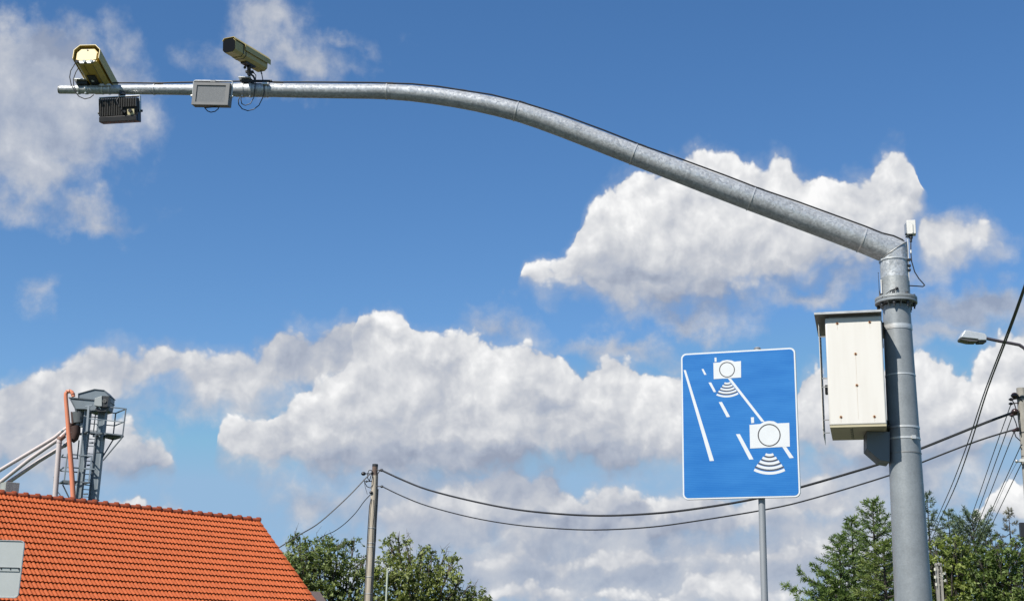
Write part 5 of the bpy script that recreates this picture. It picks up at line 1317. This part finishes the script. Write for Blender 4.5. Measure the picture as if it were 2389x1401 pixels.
broadleaf('larger walnut tree behind the thin pale green post', 'broadleaf trees',
    [(905,1262,13),(930,1252,16),(948,1262,13),(912,1285,22),(945,1285,24),(980,1292,14),(985,1282,12),(1010,1290,18),(1035,1300,18),(1062,1302,9),(1055,1325,22),(1000,1322,34),(950,1325,38),(905,1325,34),(1072,1350,18),
     (1030,1360,38),(975,1372,44),(920,1378,42),(880,1350,26),(880,1400,34),(1090,1372,16),(1110,1385,18),(1085,1400,32),(1122,1402,13),(1135,1398,8),(1120,1420,30),(1040,1410,46),(980,1420,50),(920,1440,55),(1010,1470,70),(1100,1470,50)],
    YW-1, M_LF1, 85, 0.18, base_px=985, twigs=[(1040,1292,1048,1272),(1030,1290,1036,1278),(948,1252,953,1240),(1105,1378,1116,1350),(1120,1392,1135,1378)])

# conifers: leader, whorled branches, side twigs and small needle tufts
def conifer(label, px, ytop, Y, h_vis_px, spread_px, mat_, n_br=60, up=0.35, droop=0.0, bare=0.0, name='larch_tree', dense=1.0, needle=0.15, irregular=0.25, low_only=None, width=0.030, bark=None, lean=0):
    top = at(px, ytop, Y); s = pxm(top); H = top.z; wmax = spread_px*s; hv = h_vis_px*s
    t = thing(name, label, 'tree', (top.x, Y, 0), 'conifers behind the mast')
    mb = MB(); mb.tube([(top.x, Y, 0), (top.x+0.02, Y, H*0.5), (top.x, Y, H*0.85), (top.x, Y, H)], [0.15, 0.10, 0.035, 0.006], 10)
    C, A_ = [], []
    r_ = random.Random(int(px*7+ytop))
    def tufts(a, b, step, per, ln):
        d = (b-a); L = d.length
        if L < 1e-3: return
        d.normalize(); k = max(2, int(L/step))
        for i in range(k):
            p = a+d*(L*(i+0.5)/k)
            for j in range(per):
                u_ = Vector((r_.gauss(0, 1), r_.gauss(0, 1), r_.gauss(0, 1))); u_ -= d*u_.dot(d); u_.normalize()
                q = (d*r_.uniform(0.35, 0.9)+u_*r_.uniform(0.4, 0.9)+Vector((0, 0, 0.15))).normalized()
                C.append(p+q*ln*0.5); A_.append(q)
    zlow = 1.0
    for i in range(n_br):
        f = (i+0.3)/n_br; z = H-(H-zlow)*f**1.05-0.05
        dz = H-z
        reach = wmax*min(1.0, (dz/hv))**0.75*(1-irregular+2*irregular*r_.random()*0.9)
        reach = max(reach, 0.18)
        az_ = i*2.39996+r_.uniform(-.4, .4)
        h_ = Vector((math.cos(az_), math.sin(az_), 0))
        upk = up*(1.0-0.6*min(1, dz/(hv*1.5)))
        pts_ = []; seg = 5
        for k in range(seg+1):
            q = k/seg
            pts_.append(Vector((top.x, Y, z))+h_*reach*q+Vector((0, 0, reach*(upk*q-droop*q*(1-q)*1.6+0.35*upk*q*q))))
        mb.tube(pts_, [0.022*max(0.4, reach)*(1-0.8*k/seg)+0.004 for k in range(seg+1)], 5)
        for k in range(1, seg):
            tufts(pts_[k], pts_[k+1], 0.055/dense, 4, needle)
        nside = max(3, int(reach*8*dense))
        for j in range(nside):
            q = 0.2+0.78*(j+0.5)/nside; k = min(seg-1, int(q*seg)); a = pts_[k].lerp(pts_[k+1], q*seg-k)
            sd2 = (1 if j % 2 else -1); side = Vector((-h_.y, h_.x, 0))*sd2
            ln = reach*0.42*(1.1-q)*r_.uniform(0.6, 1.2)+0.10
            b = a+(side*0.8+h_*0.75+Vector((0, 0, r_.uniform(-0.15, 0.35)-droop*0.4))).normalized()*ln
            mb.tube([a, b], [0.006, 0.003], 4, caps=False)
            if r_.random() > bare: tufts(a, b, 0.055/dense, 3, needle*0.9)
    tufts(Vector((top.x, Y, H-0.5)), Vector((top.x, Y, H)), 0.05, 4, needle*0.8)
    C = np.array([tuple(c) for c in C]); A_ = np.array([tuple(a) for a in A_]); n = len(C)
    B_ = unit(np.cross(A_, rng.normal(size=(n, 3))))
    V, F_ = quads(C, A_, B_, needle*(0.7+0.6*rng.random(n)), width*(0.7+0.7*rng.random(n)), 0.1)
    np_mesh('crown', V, F_, mat_, t)
    mesh_obj('trunk', mb, bark or M_BARKD, t, smooth=60)
    return t
M_ND1 = leaf_mat('larch_needles', (0.055, 0.095, 0.034), (0.125, 0.185, 0.052), (0.220, 0.280, 0.090), 0.38, 1.3)
M_ND2 = leaf_mat('spruce_needles', (0.050, 0.080, 0.048), (0.105, 0.145, 0.075), (0.180, 0.225, 0.115), 0.32, 1.3)
M_ND3 = leaf_mat('dry_needles', (0.075, 0.075, 0.055), (0.135, 0.130, 0.09), (0.21, 0.20, 0.14), 0.3, 1.3)
YC = 48.0
conifer('tallest bright green larch of the group beside the mast', 2035, 1166, YC, 90, 62, M_ND1, 120, up=0.5, irregular=0.3)
conifer('middle sized larch between the tallest larch and the lowest one', 1986, 1205, YC+0.8, 120, 50, M_ND1, 95, up=0.35)
conifer('lowest pointed larch of the three that step down away from the mast', 1957, 1246, YC-0.5, 130, 68, M_ND1, 95, up=0.3, irregular=0.4)
conifer('wide olive green larch pressed against the mast, below the tallest larch', 2060, 1262, YC-2.0, 110, 78, leaf_mat('olive_needles', (0.062, 0.100, 0.030), (0.138, 0.181, 0.050), (0.225, 0.256, 0.081), 0.35, 1.2), 95, up=0.3)
# long reaching boughs at the lower left
t = thing('larch_tree', 'low larch with long thin boughs reaching far out away from the mast', 'tree', (at(1950, 1400, YC-1).x, YC-1, 0), 'conifers behind the mast')
mb = MB(); C, A_ = [], []; r_ = random.Random(5)
b0 = at(1965, 1500, YC-1); mb.tube([(t.location.x, YC-1, 0), (t.location.x, YC-1, 2.2), at(1950, 1385, YC-1)], [0.15, 0.1, 0.03], 8)
def bough(l, thick, n_side, needle=0.15):
    P_l = [at(x, y, YC-1+dy) for x, y, dy in l]; mb.tube(P_l, [thick*(1-0.85*i/(len(P_l)-1)) for i in range(len(P_l))], 6)
    for i in range(len(P_l)-1):
        a, b = P_l[i], P_l[i+1]; d = (b-a).normalized(); L = (b-a).length
        for k in range(int(L/0.035)):
            p = a+d*(L*r_.random())
            for j in range(3):
                u_ = Vector((r_.gauss(0, 1), r_.gauss(0, 1), r_.gauss(0, 1))); u_ -= d*u_.dot(d); u_.normalize()
                q = (d*0.7+u_*0.7).normalized(); C.append(p+q*0.08); A_.append(q)
        for k in range(int(L*n_side)):
            p = a+d*(L*r_.random()); u_ = Vector((r_.gauss(0, 1), r_.gauss(0, 1), r_.gauss(0, 0.8)-0.3)); u_ -= d*u_.dot(d); u_.normalize()
            e = p+(d*0.7+u_).normalized()*r_.uniform(0.12, 0.38)*(0.4+0.9*(1-(i/(len(P_l)-1))))
            mb.tube([p, e], [0.005, 0.002], 4, caps=False); dd_ = (e-p).normalized(); Le = (e-p).length
            for m_ in range(int(Le/0.05)+1):
                for j in range(3):
                    u2 = Vector((r_.gauss(0, 1), r_.gauss(0, 1), r_.gauss(0, 1))); u2 -= dd_*u2.dot(dd_); u2.normalize()
                    q = (dd_*0.7+u2*0.7).normalized(); C.append(p+dd_*Le*r_.random()+q*0.07); A_.append(q)
for l in ([(1965,1430,0),(1940,1412,0),(1905,1390,0),(1870,1378,-.1),(1847,1372,-.1),(1829,1362,-.1)], [(1970,1420,.2),(1940,1385,.2),(1905,1360,.2),(1880,1345,.2),(1864,1331,.2)], [(1980,1400,.4),(1950,1365,.4),(1925,1340,.4),(1908,1325,.4),(1898,1315,.4)],
          [(1960,1440,-.3),(1930,1420,-.3),(1890,1405,-.4),(1860,1398,-.4)], [(1985,1420,.1),(1960,1380,.1),(1938,1352,.1)], [(1985,1450,0),(1940,1440,0),(1900,1430,0),(1870,1428,0)], [(1955,1440,.5),(1925,1400,.5),(1900,1378,.5)], [(1990,1440,.3),(1970,1400,.3),(1950,1372,.3)]):
    bough(l, 0.028, 22)
C = np.array([tuple(c) for c in C]); A_ = np.array([tuple(a) for a in A_]); n = len(C); B_ = unit(np.cross(A_, rng.normal(size=(n, 3))))
V, F_ = quads(C, A_, B_, 0.15*(0.7+0.6*rng.random(n)), 0.030*(0.7+0.7*rng.random(n)), 0.1)
np_mesh('crown', V, F_, M_ND1, t); mesh_obj('trunk', mb, M_BARKD, t, smooth=60)

YD = 64.0
conifer('grey green spruce with drooping fronds just right of the mast', 2162, 1148, YD, 110, 62, M_ND2, 75, up=0.45, droop=0.5, bare=0.35, name='spruce_tree', needle=0.17, irregular=0.4)
conifer('slim spruce tip between the steep wires, right of the mast', 2212, 1188, YD+1, 95, 50, M_ND2, 75, up=0.35, droop=0.25, bare=0.15, name='spruce_tree', needle=0.16)
conifer('small side spruce tip right of the slim one', 2234, 1216, YD+1.5, 80, 34, M_ND2, 55, up=0.35, bare=0.2, name='spruce_tree', needle=0.16)
conifer('broad fan shaped pine with upswept boughs behind the bushes', 2268, 1200, YD+2, 75, 66, M_ND2, 110, up=1.0, bare=0.1, name='pine_tree', needle=0.18, irregular=0.35)
conifer('lower right shoulder of pine boughs beside the fan shaped one', 2308, 1228, YD+1, 70, 36, M_ND2, 60, up=0.9, bare=0.2, name='pine_tree', needle=0.18)
conifer('sparse half dead spruce near the right edge pole', 2352, 1184, YD, 120, 44, M_ND3, 70, up=0.15, droop=0.7, bare=0.6, name='spruce_tree', needle=0.15, irregular=0.5)
conifer('small brownish conifer at the right edge behind the bushes', 2385, 1240, YD+2, 70, 38, M_ND3, 50, up=0.3, droop=0.3, bare=0.3, name='spruce_tree')
M_B1 = leaf_mat('hazel_leaves', (0.090, 0.120, 0.030), (0.175, 0.215, 0.052), (0.270, 0.310, 0.100), 0.38, 0.8)
M_B2 = leaf_mat('hornbeam_leaves', (0.045, 0.072, 0.020), (0.110, 0.155, 0.042), (0.205, 0.250, 0.080), 0.35, 0.6)
broadleaf('yellowish green bushy tree behind the short post with white insulators', 'broadleaf trees',
    [(2170,1290,22),(2185,1275,20),(2205,1262,20),(2230,1258,20),(2250,1268,22),(2200,1295,34),(2235,1300,36),(2175,1330,34),(2215,1345,40),(2250,1335,36),(2185,1380,40),(2230,1390,45),(2265,1370,30),(2200,1440,55),(2255,1440,50),(2150,1300,25),(2150,1350,35),(2145,1400,40)],
    57.0, M_B1, 50, 0.21, base_px=2205, name='bushy_tree', drape=0.2, bark=M_BARKD)
broadleaf('dense dark green bushy tree beside the yellowish green one', 'broadleaf trees',
    [(2275,1290,24),(2300,1275,22),(2325,1270,20),(2350,1278,22),(2375,1275,22),(2400,1270,22),(2290,1320,34),(2330,1310,36),(2370,1310,36),(2410,1310,36),(2285,1365,38),(2325,1360,42),(2370,1360,44),(2415,1360,44),(2300,1410,45),(2350,1415,50),(2400,1420,50),(2330,1480,60),(2400,1480,60)],
    56.0, M_B2, 50, 0.21, base_px=2345, name='bushy_tree', drape=0.2, bark=M_BARKD)

# one reflectance scale for all surfaces, matched to the exposure set at the top
for m_ in bpy.data.materials:
    t = m_.node_tree; K = 0.72
    if 'leaves' in m_.name or 'needles' in m_.name: K = 1.15
    for n_ in list(t.nodes):
        if n_.type == 'BSDF_PRINCIPLED':
            s_ = n_.inputs['Base Color']
            if s_.is_linked:
                src = s_.links[0].from_socket; v_ = t.nodes.new('ShaderNodeVectorMath'); v_.operation = 'SCALE'; v_.inputs['Scale'].default_value = K
                t.links.new(src, v_.inputs[0]); t.links.new(v_.outputs[0], s_)
            else:
                c_ = s_.default_value; s_.default_value = (c_[0]*K, c_[1]*K, c_[2]*K, 1)
